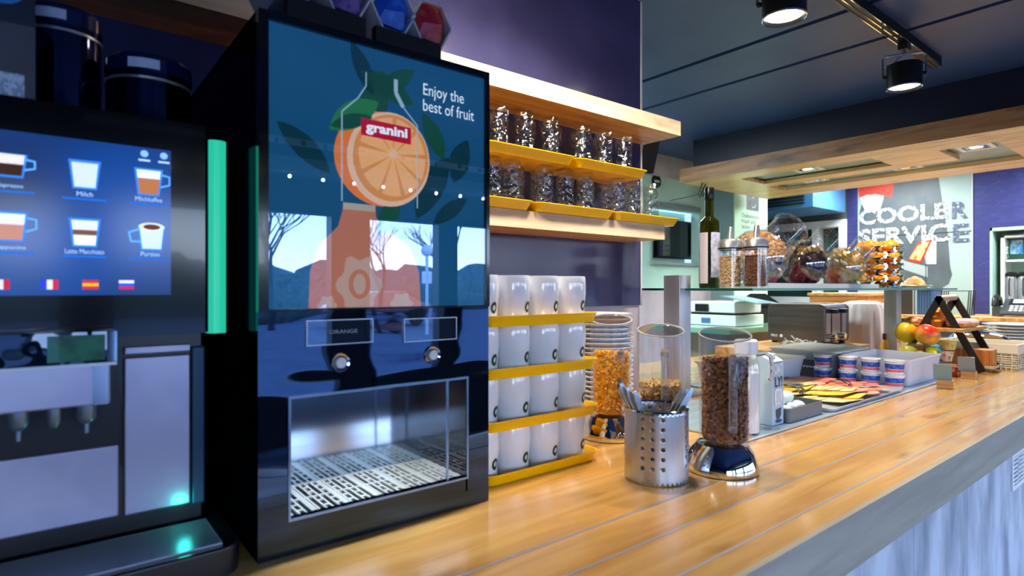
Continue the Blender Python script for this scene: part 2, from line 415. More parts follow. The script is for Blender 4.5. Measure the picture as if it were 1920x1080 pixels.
# ================================================================== SHELVES
for z0, z1, x1, lab, nm in ((2.047, 2.108, 2.11, 'upper thick pale oak wall shelf above the drinking glasses', 'u'), (1.60, 1.658, 2.00, 'lower thick pale oak wall shelf under the yellow glass trays', 'l')):
    t = thing('wall_shelf', lab, 'shelf', (0, 1.5, z0))
    MB().box(-1.0 if nm == 'u' else .75, x1, .002, .199, 0, z1-z0).build('board', W_UNDER, t)  # warm orange board tone holds the glow bounced off the yellow trays
    MB().box(-1.0 if nm == 'u' else .75, x1, -.0005, .002, 0, z1-z0).build('front_edge', W_SHELF, t)

def tray(L, D, h, name='tray', thick=.003, flare=.02, z=0):
    """rounded-rectangle tray with flaring rim, centred, base at z=0"""
    def ring(hx, hy, r, zz, n=5):
        out = []
        for cx, cy, a0 in ((hx-r, hy-r, 0), (-hx+r, hy-r, 90), (-hx+r, -hy+r, 180), (hx-r, -hy+r, 270)):
            for k in range(n+1):
                a = math.radians(a0+90*k/n); out.append((cx+r*math.cos(a), cy+r*math.sin(a), zz))
        return out
    hx, hy = L/2, D/2; f = flare
    rings = [ring(hx-f, hy-f, .02, 0), ring(hx-f*.25, hy-f*.25, .03, h-.004), ring(hx, hy, .034, h-.002), ring(hx, hy, .034, h), ring(hx-f*.3, hy-f*.3, .03, h),
             ring(hx-f-thick, hy-f-thick, .018, thick)]
    m = MB(); n = len(rings[0]); vs = [p for r in rings for p in r]; fs = []
    for i in range(len(rings)-1):
        for k in range(n): fs.append((i*n+k, i*n+(k+1) % n, (i+1)*n+(k+1) % n, (i+1)*n+k))
    fs.append(tuple(reversed(range(n)))); fs.append(tuple(range((len(rings)-1)*n, len(rings)*n)))
    m.add(vs, fs); return m

ty = tray(.402, .215, .030).build('serving_tray', YEL, smooth=True)
ty.location = (1.075, 1.577, 1.659); tag(ty, 'leftmost yellow tray on the lower wall shelf, beside the juice dispenser', 'tray', 'yellow trays under the glasses')
for (x, z, lab) in ((1.478, 1.659, 'middle yellow tray of three on the lower wall shelf'), (1.880, 1.659, 'right end yellow tray on the lower wall shelf, jutting past its end'),
                    (1.265, 1.832, 'left yellow tray lying across the lower row of glasses'), (1.665, 1.832, 'right yellow tray lying across the lower row of glasses')):
    c = ty.copy(); C.objects.link(c); c.location = (x, 1.577 if z < 1.8 else 1.573, z); c['label'] = lab
# drinking glass, upside down, rippled
def glass_mb():
    H = .168
    out = [(0, H), (.024, H), (.0285, H-.005), (.031, H-.018), (.0305, H-.04), (.0285, H-.07), (.0285, H-.095), (.0315, H-.125), (.035, H-.155), (.0355, .0012), (.0348, 0)]
    inn = [(.033, .001), (.0325, H-.155), (.029, H-.125), (.026, H-.095), (.026, H-.07), (.0275, H-.04), (.027, H-.022), (.022, H-.014), (0, H-.012)]
    return MB().lathe([(a_*1.1, b_) for a_, b_ in out+inn], 22, wob=lambda a, z: 1+.035*math.sin(a*7+z*90)*math.sin(z/H*PI))
g0 = glass_mb().build('drinking_glass', GLASS, smooth=True)
g0.data.polygons.foreach_set('use_smooth', [True]*len(g0.data.polygons))
upper = [(1.174, 1.545), (1.282, 1.545), (1.403, 1.545), (1.567, 1.545), (1.683, 1.545), (1.798, 1.545)]
upback = [(1.49, 1.625), (1.22, 1.625), (1.36, 1.625), (1.62, 1.625), (1.75, 1.625)]
lower = [(1.146, 1.545), (1.226, 1.545), (1.375, 1.545), (1.476, 1.545), (1.58, 1.545), (1.762, 1.545), (1.86, 1.545), (1.968, 1.545)]
lowback = [(1.31, 1.625), (1.42, 1.628), (1.67, 1.625), (1.78, 1.625), (1.92, 1.625)]
first = True
def plural(k, n): return ['leftmost', 'second from the left', 'third from the left', 'fourth from the left', 'fifth from the left', 'sixth from the left', 'seventh from the left', 'rightmost'][k if k < n-1 else 7]
for lst, z, row in ((upper, 1.8365, 'front row on the upper trays'), (upback, 1.8365, 'back row on the upper trays'), (lower, 1.6635, 'front row on the lower trays'), (lowback, 1.6635, 'back row on the lower trays')):
    for k, (x, y) in enumerate(lst):
        o = g0 if first else g0.copy()
        if not first: C.objects.link(o)
        first = False
        o.location = (x, y, z); o.rotation_euler = (0, 0, random.uniform(0, 6))
        tag(o, 'upturned clear glass, %s of the %s' % (plural(k, len(lst)), row), 'glass', 'upturned glasses on yellow trays')

# ================================================================== MUG RACK
rk = tray(.375, .30, .026, flare=.012).build('serving_tray', YEL, smooth=True)
tiers = [('bottom', .951), ('third from the top', 1.071), ('second from the top', 1.191), ('top', 1.311)]
rk.location = (.951, 1.200, .951)
for k, (nm, z) in enumerate(tiers):
    o = rk if k == 0 else rk.copy()
    if k: C.objects.link(o)
    o.location = (.951, 1.200, z)
    tag(o, ('yellow tray at the %s of the stacked mug tiers' % nm) if nm in ('top', 'bottom') else 'yellow tray between mug tiers, %s' % nm, 'tray', 'yellow trays between the mugs')
GRN = mat('dark_green_logo', '#12402c', .3); LOGW = mat('logo_white', '#d9e6dd', .4)
def mug(loc, label):
    t = thing('mug', label, 'mug', loc, 0, 'white mugs stacked on yellow trays')
    pr_ = [(0, 0), (.040, 0), (.0435, .003), (.0432, .010), (.0420, .022), (.0424, .036), (.0445, .052), (.0462, .070), (.0460, .090), (.0450, .106), (.0435, .111), (.0415, .109), (.0425, .09), (.040, .05), (.038, .01), (0, .008)]
    MB().lathe([(a_, b_*1.045) for a_, b_ in pr_], 32).build('body', CER, t, smooth=True)
    for m_, r_, nm in ((GRN, .014, 'logo'), (LOGW, .006, 'logo_mark')):
        b = MB(); R = .0459 if nm == 'logo' else .0463; a0 = math.radians(-70); z0 = .040; n = 14; vs = []
        for rr in (0, .5, 1):
            for k in range(n):
                a = 2*PI*k/n; u = r_*rr*math.cos(a)*.8; z = z0+r_*rr*math.sin(a)
                Rz = (.0424 if z < .036 else .0424+(z-.036)*.14)+(.0004 if nm == 'logo' else .0008)
                vs.append((Rz*math.cos(a0+u/R), Rz*math.sin(a0+u/R), z))
        fs = [(i*n+k, (i+1)*n+k, (i+1)*n+(k+1) % n, i*n+(k+1) % n) for i in (0, 1) for k in range(n)]
        b.add(vs, fs); par_ = b.build(nm, m_, t if nm == 'logo' else par_)
    return t
m0 = None
for ti, (nm, z) in enumerate(tiers):
    for k, x in enumerate((.792, .888, .984, 1.080)):
        pos = ['leftmost, beside the dispenser', 'second from the left', 'third from the left', 'rightmost'][k]
        lab = 'white waisted mug on the %s tier, %s' % ({'bottom': 'bottom', 'third from the top': 'lower middle', 'second from the top': 'upper middle', 'top': 'top'}[nm], pos)
        L_ = (x, 1.118, z+.0035)
        if m0 is None: m0 = mug(L_, lab)
        else: dup(m0, L_, random.uniform(-.15, .15), lab)

# ================================================================== JUICE DISPENSER
jd = thing('juice_dispenser', 'tall glossy black juice dispenser with backlit orange poster and glass drinks bay', 'juice dispenser', (0, 0, 0))
x0, x1, Y0, z0, z1 = .268, .732, 1.0, .951, 1.855
GB = gloss('piano_black_panel', '#05070b', '#9dbde6', .17, .03, bump=.14, bscale=2.6, stretch=(1.3, 1, 5))
GBS = gloss('black_side', '#04050a', '#8090b0', .05, .08)
hx0, hx1, hz0, hz1 = .320, .675, 1.012, 1.214
zs = 1.361
b = MB(); b.box(x0, x0+.004, Y0+.012, 1.62, z0, z1); b.box(x1-.004, x1, Y0+.012, 1.62, z0, z1); b.box(x0, x1, 1.61, 1.62, z0, z1); b.box(x0, x1, Y0+.012, 1.62, z1-.01, z1); b.box(x0, x1, Y0+.03, 1.62, z0, z0+.01)
b.build('cabinet', GBS, jd)
b = MB(); y2 = Y0+.014
b.box(x0, hx0, Y0, y2, z0, zs); b.box(hx1, x1, Y0, y2, z0, zs); b.box(hx0, hx1, Y0, y2, z0, hz0); b.box(hx0, hx1, Y0, y2, hz1, zs)
b.build('front_panel', GB, jd)
b = MB(); b.box(x0, .284, Y0-.004, y2, zs, z1); b.box(.724, x1, Y0-.004, y2, zs, z1); b.box(.284, .724, Y0-.004, y2, z1-.013, z1); b.box(.284, .724, Y0-.004, y2, zs, zs+.004)
b.build('poster_frame', mat('frame_black', '#05060a', .12, coat=.3), jd)
# drinks bay
b = MB(); t_ = .004
b.box(hx0, hx1, 1.0, 1.0+.17, hz1-.001, hz1+.002); b.box(hx0-.002, hx0+.001, 1.0, 1.17, hz0, hz1); b.build('bay_lining', STEELH, jd)
MB().box(hx0, hx1, 1.168, 1.172, hz0-.03, hz1).build('bay_mirror', mat('bay_mirror_steel', '#c4dcf4', .1, 1), jd)
MB().box(hx1-.001, hx1+.003, 1.0, 1.17, hz0-.03, hz1).build('bay_side_panel', mat('bay_smoked', '#201a1a', .06, coat=.5), jd)
b = MB(); e = .004
b.box(hx0-e, hx1+e, .997, 1.0, hz1, hz1+e); b.box(hx0-e, hx1+e, .997, 1.0, hz0-e, hz0); b.box(hx0-e, hx0, .997, 1.0, hz0, hz1); b.box(hx1, hx1+e, .997, 1.0, hz0, hz1)
b.box(.630, .634, 1.002, 1.006, hz0, hz1)
b.build('bay_trim', mat('bay_trim_steel', '#8fa3bb', .25, 1), jd)
MB().box(hx0, hx1, 1.002, 1.168, hz0-.03, hz0-.02).build('drip_pan', BLACK, jd)
b = MB(); b.box(hx0, hx1, 1.002, 1.006, hz0-.004, hz0); b.box(hx0, hx1, 1.082, 1.088, hz0-.004, hz0); b.box(hx0, hx1, 1.163, 1.167, hz0-.004, hz0)
for k in range(30):
    xx = hx0+.006+k*.0118
    for (ya, yb) in ((1.006, 1.082), (1.088, 1.163)):
        if k % 5 == 3: b.box(xx, xx+.0105, ya, yb, hz0-.004, hz0)
        else:
            b.box(xx, xx+.004, ya, yb, hz0-.004, hz0)
            if k % 2: b.box(xx+.004, xx+.0118, ya+.02, ya+.028, hz0-.004, hz0); b.box(xx+.004, xx+.0118, ya+.05, ya+.056, hz0-.004, hz0)
b.build('drip_grate', mat('pale_steel_grate', '#dcdad0', .35, .2), jd)
MB().box(.36, .62, 1.05, 1.06, 1.2125, 1.2165).build('added_bay_light', mat('added_bay_glow', '#ffffff', .5, emit='#dceaff', es=4), jd)  # added glowing strip to brighten the bay
lamp('AREA', (.49, 1.055, 1.211), .6, (.8, .9, 1), size=.26, sy=.03)  # added lamp below the strip, lights the bay
# buttons and displays
for bx, bz in ((.406, 1.268), (.594, 1.2685)):
    M = T(bx, 1.0, bz) @ RX(90)
    MB().lathe([(.0165, -.001), (.0175, .003), (.016, .005), (.0125, .0035), (.0125, -.001)], 28, M).build('button_ring', CHROME, jd, smooth=True)
    MB().lathe([(0, .0075), (.0085, .0075), (.0100, .006), (.0103, 0)], 24, M).build('push_button', mat('frosted_button', '#c5cddb', .3), jd, smooth=True)
dm = gloss('display_glass', '#1b2333', '#bcd4f0', .22, .02)
for (a, b_, c_, d_, s_) in ((.347, .466, 1.302, 1.343, 'ORANGE'), (.532, .648, 1.298, 1.340, '')):
    q = MB().box(a, b_, .9965, 1.0, c_, d_).build('display', dm, jd)
    f = MB(); f.box(a-.0015, b_+.0015, .9955, 1, d_, d_+.0015); f.box(a-.0015, b_+.0015, .9955, 1, c_-.0015, c_); f.box(a-.0015, a, .9955, 1, c_, d_); f.box(b_, b_+.0015, .9955, 1, c_, d_); f.build('display_rim', STEELH, q)
    if s_: text('lettering', s_, mat('display_text', '#8899ab', .5), .385, .437, 1.320, 1.3265, 'Y', .9962, q)
# backlit poster
def em(name, c, s=1.0): return mat(name, c, .6, spec=.1, emit=c, es=s)
BGE = em('poster_teal', '#12486a', .75)
pst = MB().box(.284, .724, 1.006, 1.010, zs+.002, z1-.013).build('poster', BGE, jd)
LG = em('poster_leaf', '#1c5a40', .36); LG2 = em('poster_leaf_dark', '#124450', .30); LGB = em('poster_leaf_bright', '#2c7f48', .48)
def leaf(cx, cz, L, w, rot):
    pts = []
    for i in range(13):
        u = i/12; pts.append((L*(u-.5), w*math.sin(PI*u)**.8))
    for i in range(12, -1, -1):
        u = i/12; pts.append((L*(u-.5), -w*math.sin(PI*u)**.8*.8))
    q = math.radians(rot); return [(cx+x*math.cos(q)-z*math.sin(q), cz+x*math.sin(q)+z*math.cos(q)) for x, z in pts[:-1]]
yy = 1.0058
def pl(pts, m, dy): flat('print', pts, m, 'Y', 1.0058-dy, pst, .0002)
for (a) in ((.60, 1.60, .15, .030, 60), (.345, 1.64, .12, .022, -40), (.665, 1.66, .10, .026, 70), (.64, 1.555, .10, .018, 35)): pl(leaf(*a), LG2, 0)
for (a) in ((.475, 1.735, .15, .03, 75), (.50, 1.775, .12, .025, -20), (.52, 1.79, .10, .02, 40), (.45, 1.80, .10, .018, -65)): pl(leaf(*a), LG2 if a[0] < .46 else LG, .0003)
pl(leaf(.60, 1.70, .10, .022, -60), LG, .0004)
ORG = em('poster_orange_rind', '#e3763a', .62); ORP = em('poster_orange_pith', '#e8b99a', .6); ORF = em('poster_orange_flesh', '#d98c4e', .62); ORS = em('poster_orange_segment', '#e6a46c', .7)
pl(ell(.487, 1.640, .090, .088, 40), ORG, .0006)
pl(ell(.506, 1.642, .084, .090, 40, -25), ORP, .0009)
pl(ell(.510, 1.645, .077, .083, 40, -25), ORF, .0012)
for k in range(9):
    a = 40*k+8; pts = [(.512, 1.652)]+[(.512+(.069 if 1 else 0)*math.cos(math.radians(a+q_)), 1.647+.074*math.sin(math.radians(a+q_))) for q_ in (3, 10, 18, 27, 36)]
    pl(pts, ORS, .0015)
pl(ell(.512, 1.654, .009, .009, 8), ORP, .0018)
pl(leaf(.435, 1.712, .115, .026, 35), LGB, .002); pl(leaf(.430, 1.700, .085, .014, 20), LG, .0022)
# bottle outline
def bott(cx, zb, s, wb_, wn, zt):
    return [(cx-wn, zt), (cx-wn, zb+.215*s), (cx-wb_*.6, zb+.19*s), (cx-wb_, zb+.16*s), (cx-wb_, zb)], [(cx+wn, zt), (cx+wn, zb+.215*s), (cx+wb_*.6, zb+.19*s), (cx+wb_, zb+.16*s), (cx+wb_, zb)]
BO = em('poster_bottle_outline', '#9fc0cc', .55)
for side in bott(.487, 1.555, 1.0, .076, .030, 1.795):
    for k in range(len(side)-1):
        (ax, az), (bx_, bz) = side[k], side[k+1]; d = Vector((bx_-ax, bz-az)).normalized(); n_ = Vector((-d.y, d.x))*(.0012 if side[0][0] < .487 or k > 1 else .004)
        pl([(ax-n_.x, az-n_.y), (bx_-n_.x, bz-n_.y), (bx_+n_.x, bz+n_.y), (ax+n_.x, az+n_.y)], BO, .0024)
# juice bottle in the lower half
JU = em('poster_juice', '#c8795c', .48); JU2 = em('poster_juice_light', '#c9a08c', .5); JU3 = em('poster_juice_cap', '#c7b7a0', .42)
bot = [(.352, zs+.004), (.355, 1.43), (.370, 1.475), (.405, 1.510), (.412, 1.535), (.415, 1.552), (.475, 1.552), (.478, 1.53), (.50, 1.508), (.548, 1.48), (.568, 1.43), (.572, zs+.004)]
pl(bot, JU, .0003)
pl([(.414, 1.541), (.414, 1.553), (.476, 1.553), (.476, 1.541)], JU3, .0006)
for (cx, cz, r1, r2) in ((.445, 1.405, .040, .052), (.385, 1.368, .016, .018), (.53, 1.37, .022, .020)):
    pts = []
    for k in range(32):
        a = 2*PI*k/32; q_ = 1+.14*math.cos(a*6); z_ = max(zs+.004, cz+r2*q_*math.sin(a)); pts.append((cx+r1*q_*math.cos(a), z_))
    pl(pts, JU2, .0007)
pl(ell(.445, 1.407, .021, .027, 24), JU, .001); pl(ell(.445, 1.407, .012, .019, 24), JU2, .0013)
pl(leaf(.505, 1.535, .09, .02, 60), LG, .0008)
pl([(.447, 1.679), (.549, 1.676), (.549, 1.708), (.447, 1.7105)], em('label_red', '#b01330', .7), .0028)
PW = em('poster_white', '#dfe8ee', .8)
text('lettering', 'granini', PW, .456, .541, 1.6815, 1.7045, 'Y', 1.0058-.0031, pst, bold=.035)
text('lettering', 'Enjoy the\nbest of fruit', PW, .577, .698, 1.748, 1.802, 'Y', 1.0058, pst)
MB().box(.284, .724, .9985, 1.0005, zs+.004, z1-.013).build('cover_glass', gloss('poster_cover_glass', '#f4f8fb', '#cfe4ff', .11, .004, transparent=True), jd)

# boxes on the dispenser
HW = mat('pale_box_edge', '#d8d4dc', .4)
tb = thing('tea_display', 'black tea display with a row of hexagonal coloured tea pockets on the dispenser', 'tea display', (0, 0, 1.8555))
MB().box(.32, .64, 1.02, 1.16, 0, .006).build('base', BLACK, tb)
MB().box(.315, .455, 1.000, 1.018, .0, .036).build('holder', BLACK, tb)
MB().box(.475, .615, 1.000, 1.018, .0, .030).build('holder', BLACK, tb)
for k, (cx, c1, c2, nm) in enumerate(((.330, '#3f9aa5', '#206a78', 'teal'), (.425, '#8a6aa8', '#5c3f85', 'purple'), (.518, '#1c56c8', '#2f78e0', 'blue'), (.602, '#b8202f', '#d9552e', 'red'))):
    hexp = [(cx+.047*math.cos(math.radians(60*i)), .084-.004*k+.050*math.sin(math.radians(60*i))) for i in range(6)]
    hin = [(cx+.043*math.cos(math.radians(60*i)), .084-.004*k+.046*math.sin(math.radians(60*i))) for i in range(6)]
    fr = MB(); n = 6
    for (y_a_, y_b_) in ((1.012, 1.14),):
        vs = [(p[0], y_a_, p[1]) for p in hexp]+[(p[0], y_a_, p[1]) for p in hin]+[(p[0], y_b_, p[1]) for p in hexp]+[(p[0], y_b_, p[1]) for p in hin]
        fs = []
        for i in range(6):
            j = (i+1) % 6
            fs += [(i, j, 6+j, 6+i), (12+i, 18+i, 18+j, 12+j), (i, 12+i, 12+j, j), (6+i, 6+j, 18+j, 18+i)]
        fr.add(vs, fs)
    pk = fr.build('pocket', HW, tb); pk['label'] = 'hexagonal pocket holding %s tea bags' % nm
    bg_ = MB()
    for i in range(6):
        yk = 1.02+i*.018
        bg_.add([(cx-.03, yk, .055-.004*k), (cx+.028, yk+.003, .052-.004*k), (cx+.036, yk+.004, .088), (cx+.02, yk, .125-.004*k), (cx-.02, yk+.004, .127-.004*k), (cx-.036, yk, .09)]+
                [(cx-.02, yk-.008, .07), (cx+.02, yk-.009, .075), (cx, yk-.006, .11)], [(0, 1, 7, 6), (1, 2, 7), (2, 3, 8, 7), (3, 4, 8), (4, 5, 6, 8), (5, 0, 6), (6, 7, 8)])
    bg_.build('tea_sachet', mat('sachet_'+nm, c1, .22, col2=c2, nscale=25, coat=.4, ramp=(.45, .55)), pk)

# ================================================================== COFFEE MACHINE
cm = thing('coffee_machine', 'black bean to cup coffee machine with blue touchscreen and green side light', 'coffee machine', (0, 0, 0))
YC = 1.1; mx1 = .214; mx0 = -.42
DB = mat('machine_black', '#07090f', .3, coat=.2)
b = MB(); b.box(mx0, mx1, YC+.03, 1.62, 1.0, 1.672); b.build('housing', DB, cm, bevel=.006)
b = MB(); b.rbox(mx0, mx1+.002, YC+.0, YC+.06, 1.325, 1.675, .006); b.build('screen_bezel', mat('bezel_black', '#06090f', .12, coat=.3), cm)
SC = bpy.data.materials.new('screen_glow'); SC.use_nodes = True; t = SC.node_tree; p = t.nodes['Principled BSDF']
p.inputs['Base Color'].default_value = (0, 0, 0, 1); p.inputs['Roughness'].default_value = .15
tc = t.nodes.new('ShaderNodeTexCoord'); n = t.nodes.new('ShaderNodeTexNoise'); n.inputs['Scale'].default_value = 4.5; n.inputs['Detail'].default_value = 1
r = t.nodes.new('ShaderNodeValToRGB'); r.color_ramp.elements[0].position = .35; r.color_ramp.elements[0].color = lin('#1d2b52'); r.color_ramp.elements[1].position = .68; r.color_ramp.elements[1].color = lin('#0a4fb0')
t.links.new(tc.outputs['Object'], n.inputs[0]); t.links.new(n.outputs[0], r.inputs[0]); t.links.new(r.outputs[0], p.inputs['Emission Color']); p.inputs['Emission Strength'].default_value = .6
sc = MB().box(-.33, .159, YC-.001, YC+.001, 1.389, 1.625).build('touchscreen', SC, cm)
def sp(pts, c, dy, s=.9): return flat('screen_icon', pts, em('scr_'+c.strip('#'), c, s*.72), 'Y', YC-.0012-dy, sc, .0002)
cols = (-.041, .045, .128)
def cup(cx, cz, w, h, layers, handle=False, saucer=True):
    sp([(cx-w*.42, cz-h/2), (cx+w*.42, cz-h/2), (cx+w*.56, cz+h/2), (cx-w*.56, cz+h/2)], '#3a8cf0', 0, .8)
    zc = cz-h/2+.003; tot = h-.004
    for fr, c in layers:
        zn = zc+tot*fr; k0 = (zc-cz+h/2)/h; k1 = (zn-cz+h/2)/h
        sp([(cx-w*(.35+.12*k0), zc), (cx+w*(.35+.12*k0), zc), (cx+w*(.35+.12*k1), zn), (cx-w*(.35+.12*k1), zn)], c, .0003, .95); zc = zn
    if handle:
        b = MB(); b.tube([(cx+w*.5, YC-.0018, cz+h*.3), (cx+w*.8, YC-.0018, cz+h*.25), (cx+w*.8, YC-.0018, cz-h*.05), (cx+w*.45, YC-.0018, cz-h*.15)], .0014, 6)
        b.build('screen_icon', em('scr_5aa4f4', '#5aa4f4', .9), sc)
r1, r2 = 1.572, 1.488
cup(cols[0], r1+.003, .034, .034, ((.55, '#3a2620'), (.45, '#e8e2dc')), True)
cup(cols[1], r1, .036, .044, ((.92, '#cfe0fa'),))
cup(cols[2], r1-.002, .036, .044, ((.62, '#b8734a'), (.33, '#e4eefc')), True)
cup(cols[0], r2, .036, .044, ((.55, '#c48a78'), (.38, '#e4e6fa')), True)
cup(cols[1], r2-.004, .036, .044, ((.38, '#e6f0ff'), (.2, '#7a5040'), (.36, '#dce6fa')))
cup(cols[2]+.004, r2-.008, .036, .040, ((.9, '#cfe2ff'),)); sp(ell(cols[2]+.004, r2+.010, .018, .007, 20), '#e6eefc', .0005); sp(ell(cols[2]+.004, r2+.010, .012, .0045, 16), '#6a3e28', .0008)
b = MB().tube([(cols[2]-.013, YC-.0018, r2+.006), (cols[2]-.027, YC-.0018, r2), (cols[2]-.024, YC-.0018, r2-.014), (cols[2]-.01, YC-.0018, r2-.014)], .0018, 6); b.build('screen_icon', em('scr_5aa4f4', '#5aa4f4', .9), sc)
TW = em('scr_text', '#a8d0ff', .75)
for cx, zz, s_ in ((cols[0], r1-.030, 'Espresso'), (cols[1], r1-.033, 'Milch'), (cols[2], r1-.033, 'Milchkaffee'), (cols[0], r2-.034, 'Cappuccino'), (cols[1], r2-.036, 'Latte Macchiato'), (cols[2]+.002, r2-.037, 'Portion')):
    w_ = .0028*len(s_); text('lettering', s_, TW, cx-w_/2-.003, cx+w_/2+.003, zz, zz+.007, 'Y', YC-.0012, sc)
    sp([(cx-.027, zz-.0055), (cx+.027, zz-.0055), (cx+.027, zz-.0028), (cx-.027, zz-.0028)], '#1e70d8', 0, .9)
for k, (cx, f3) in enumerate(((-.052, ('#2b45c8', '#e8e8ff', '#c83048')), (.003, ('#3048d8', '#f0f0ff', '#d83050')), (.052, ('#d83048', '#f4c030', '#d83048')), (.098, ('#f0f4ff', '#3058e0', '#d03060')))):
    for i in range(3):
        if k < 2: sp(rect(cx-.010+i*.0067, cx-.010+(i+1)*.0067, 1.398, 1.412), f3[i], 0, .8)
        else: sp(rect(cx-.010, cx+.010, 1.398+(2-i)*.0047, 1.398+(3-i)*.0047), f3[i], 0, .8)
for cx in (.122, .149):
    sp(ell(cx, 1.615, .0055, .0055, 12), '#8fc4f8', 0); sp(rect(cx-.008, cx+.008, 1.603, 1.606), '#bfe0ff', 0)
GE = mat('green_light', '#0a3a30', .3, emit='#22b596', es=.85)
b = MB(); b.rbox(mx1+.003, mx1+.032, YC+.005, YC+.05, 1.322, 1.655, .012); b.build('side_light', GE, cm, smooth=True)
# lower fascia
PAN = mat('machine_silver', '#a8aac4', .36, .6, col2='#989ab8', nscale=6)
ylo = YC+.028
MB().box(.0965, .1905, ylo-.012, ylo, 1.035, 1.288).build('right_panel', PAN, cm, bevel=.003)
MB().box(.0965, .1905, ylo-.012, ylo, 1.293, 1.305).build('panel_trim', PAN, cm, bevel=.002)
MB().box(mx0+.01, .090, ylo-.006, ylo, 1.035, 1.150).build('left_panel', PAN, cm, bevel=.003)
MB().box(.1925, .214, ylo-.01, 1.3, 1.03, 1.30).build('side_pillar', mat('pillar_blue', '#163a58', .35, .3), cm, bevel=.004)
MB().box(mx0+.01, .090, ylo, ylo+.004, 1.150, 1.31).build('brew_recess', mat('recess_black', '#0a101a', .3), cm)
yo = YC-.05
MB().rbox(-.26, .074, yo, ylo, 1.228, 1.29, .004).build('outlet_block', PAN, cm, bevel=.003)
MB().box(.052, .070, yo-.002, yo+.02, 1.229, 1.289).build('outlet_edge', mat('polished_edge', '#e3e5ee', .15, 1), cm)
MB().box(-.28, .080, yo-.018, ylo, 1.292, 1.337).build('name_band', gloss('band_mirror', '#0c1826', '#c0d0f0', .08, .03, bump=.5, bscale=14), cm)
MB().box(.0, .066, yo-.0188, yo-.018, 1.296, 1.333).build('green_badge', mat('badge_green', '#1c6a4c', .2, coat=.5, col2='#124434', nscale=40), cm)
MB().box(.068, .080, yo-.0195, yo-.018, 1.293, 1.337).build('band_end', CHROME, cm)
MB().box(-.28, .080, yo-.020, ylo, 1.288, 1.292).build('band_rail', STEELH, cm)
for k, xx in enumerate((-.032, .008, .046)):
    M = T(xx, yo+.03, 1.228); b = MB(); r_ = .013 if k != 1 else .009
    b.lathe([(0, 0), (r_, 0), (r_*.95, -.022), (r_*.6, -.028), (.004, -.03), (.0035, -.044 if k != 1 else -.031), (0, -.044 if k != 1 else -.031)], 14, M)
    b.build('nozzle', mat('nozzle_steel', '#8ea6bd', .3, .8), cm, smooth=True)
b = MB(); b.rbox(mx0, .243, .985, 1.3, .951, .998, .035); b.build('drip_tray', mat('drip_tray_black', '#10141d', .3, coat=.3), cm, bevel=.004)
b = MB()
for k in range(26): b.box(mx0+.02, .215, 1.0+k*.0048, 1.0023+k*.0048, .9985, 1.0015)
b.build('drip_grid', mat('drip_grid_steel', '#a0a8be', .3, .7), cm)
lamp('POINT', (.178, 1.095, 1.035), .05, (.05, 1, .7), size=.01)  # added green lamp standing in for the side light's reflection on panel and tray
# bean hoppers and cards on the machine
SMK = gloss('smoked_hopper', '#4a58a8', '#b8c8ff', .12, .05, transparent=True)
def hopper(loc, r, h, lab):
    t = thing('bean_hopper', lab, 'bean hopper', loc)
    MB().lathe([(r, .002), (r, h-.03), (r*.99, h-.028), (r*.97, .004)], 36).build('jar', SMK, t, smooth=True)
    MB().lathe([(0, h), (r*.9, h), (r*1.02, h-.008), (r*1.03, h-.030), (r*.9, h-.032), (0, h-.02)], 36).build('lid', mat('hopper_lid', '#0b1240', .12, coat=.6), t, smooth=True)
    MB().lathe([(r*1.005, h-.045), (r*1.02, h-.044), (r*1.02, h-.041), (r*1.005, h-.040)], 36).build('band', STEEL, t, smooth=True)
    a = math.atan2(-1, -.25)
    b = MB(); vs = []
    for i in range(7):
        aa = a-.35+.7*i/6
        for z in (h-.028, h-.012): vs.append((r*1.04*math.cos(aa), r*1.04*math.sin(aa), z))
    b.add(vs, [(2*i, 2*i+2, 2*i+3, 2*i+1) for i in range(6)]); b.build('name_tag', mat('hopper_tag', '#b9cbe8', .4), t)
    bb = MB()
    for k in range(150):
        rr = (r-.012)*math.sqrt(random.random()); a = random.uniform(0, 2*PI); z = .008+random.random()*h*.28*(1.1-rr/r*.4)
        R = Euler((random.uniform(0, 3), random.uniform(0, 3), 0)).to_matrix()
        bb.ball((rr*math.cos(a), rr*math.sin(a), z), .006, 1.3, .9, .7, 7, 5, R=R)
    q = bb.build('coffee_beans', mat('coffee_beans', '#2a1810', .3, col2='#5a3a28', nscale=40), t, smooth=True); q['kind'] = 'stuff'
    return t
hopper((.018, 1.237, 1.673), .056, .185, 'left smoky blue bean hopper on the coffee machine, beside the grey card')
hopper((.141, 1.20, 1.673), .064, .120, 'right low wide bean hopper with dark beans, nearest the juice dispenser')
cd_ = thing('display_card', 'dark grey display card with a blue disc standing on the coffee machine', 'card', (0, 0, 0))
MB().box(-.16, -.0135, 1.117, 1.122, 1.674, 1.83).build('card', mat('card_grey', '#3c4252', .5, col2='#454b5c', nscale=12), cd_)
MB().box(-.16, -.0135, 1.1155, 1.1172, 1.785, 1.83).build('header', mat('card_header', '#0b2238', .5), cd_)
flat('blue_disc', ell(-.052, 1.832, .026, .022, 24), mat('disc_blue', '#2a90d8', .5), 'Y', 1.1155, cd_)
flat('white_box', rect(-.10, -.026, 1.676, 1.712), mat('card_white', '#c0d4ea', .5, col2='#8fa5c4', nscale=150, ramp=(.48, .52)), 'Y', 1.117, cd_)

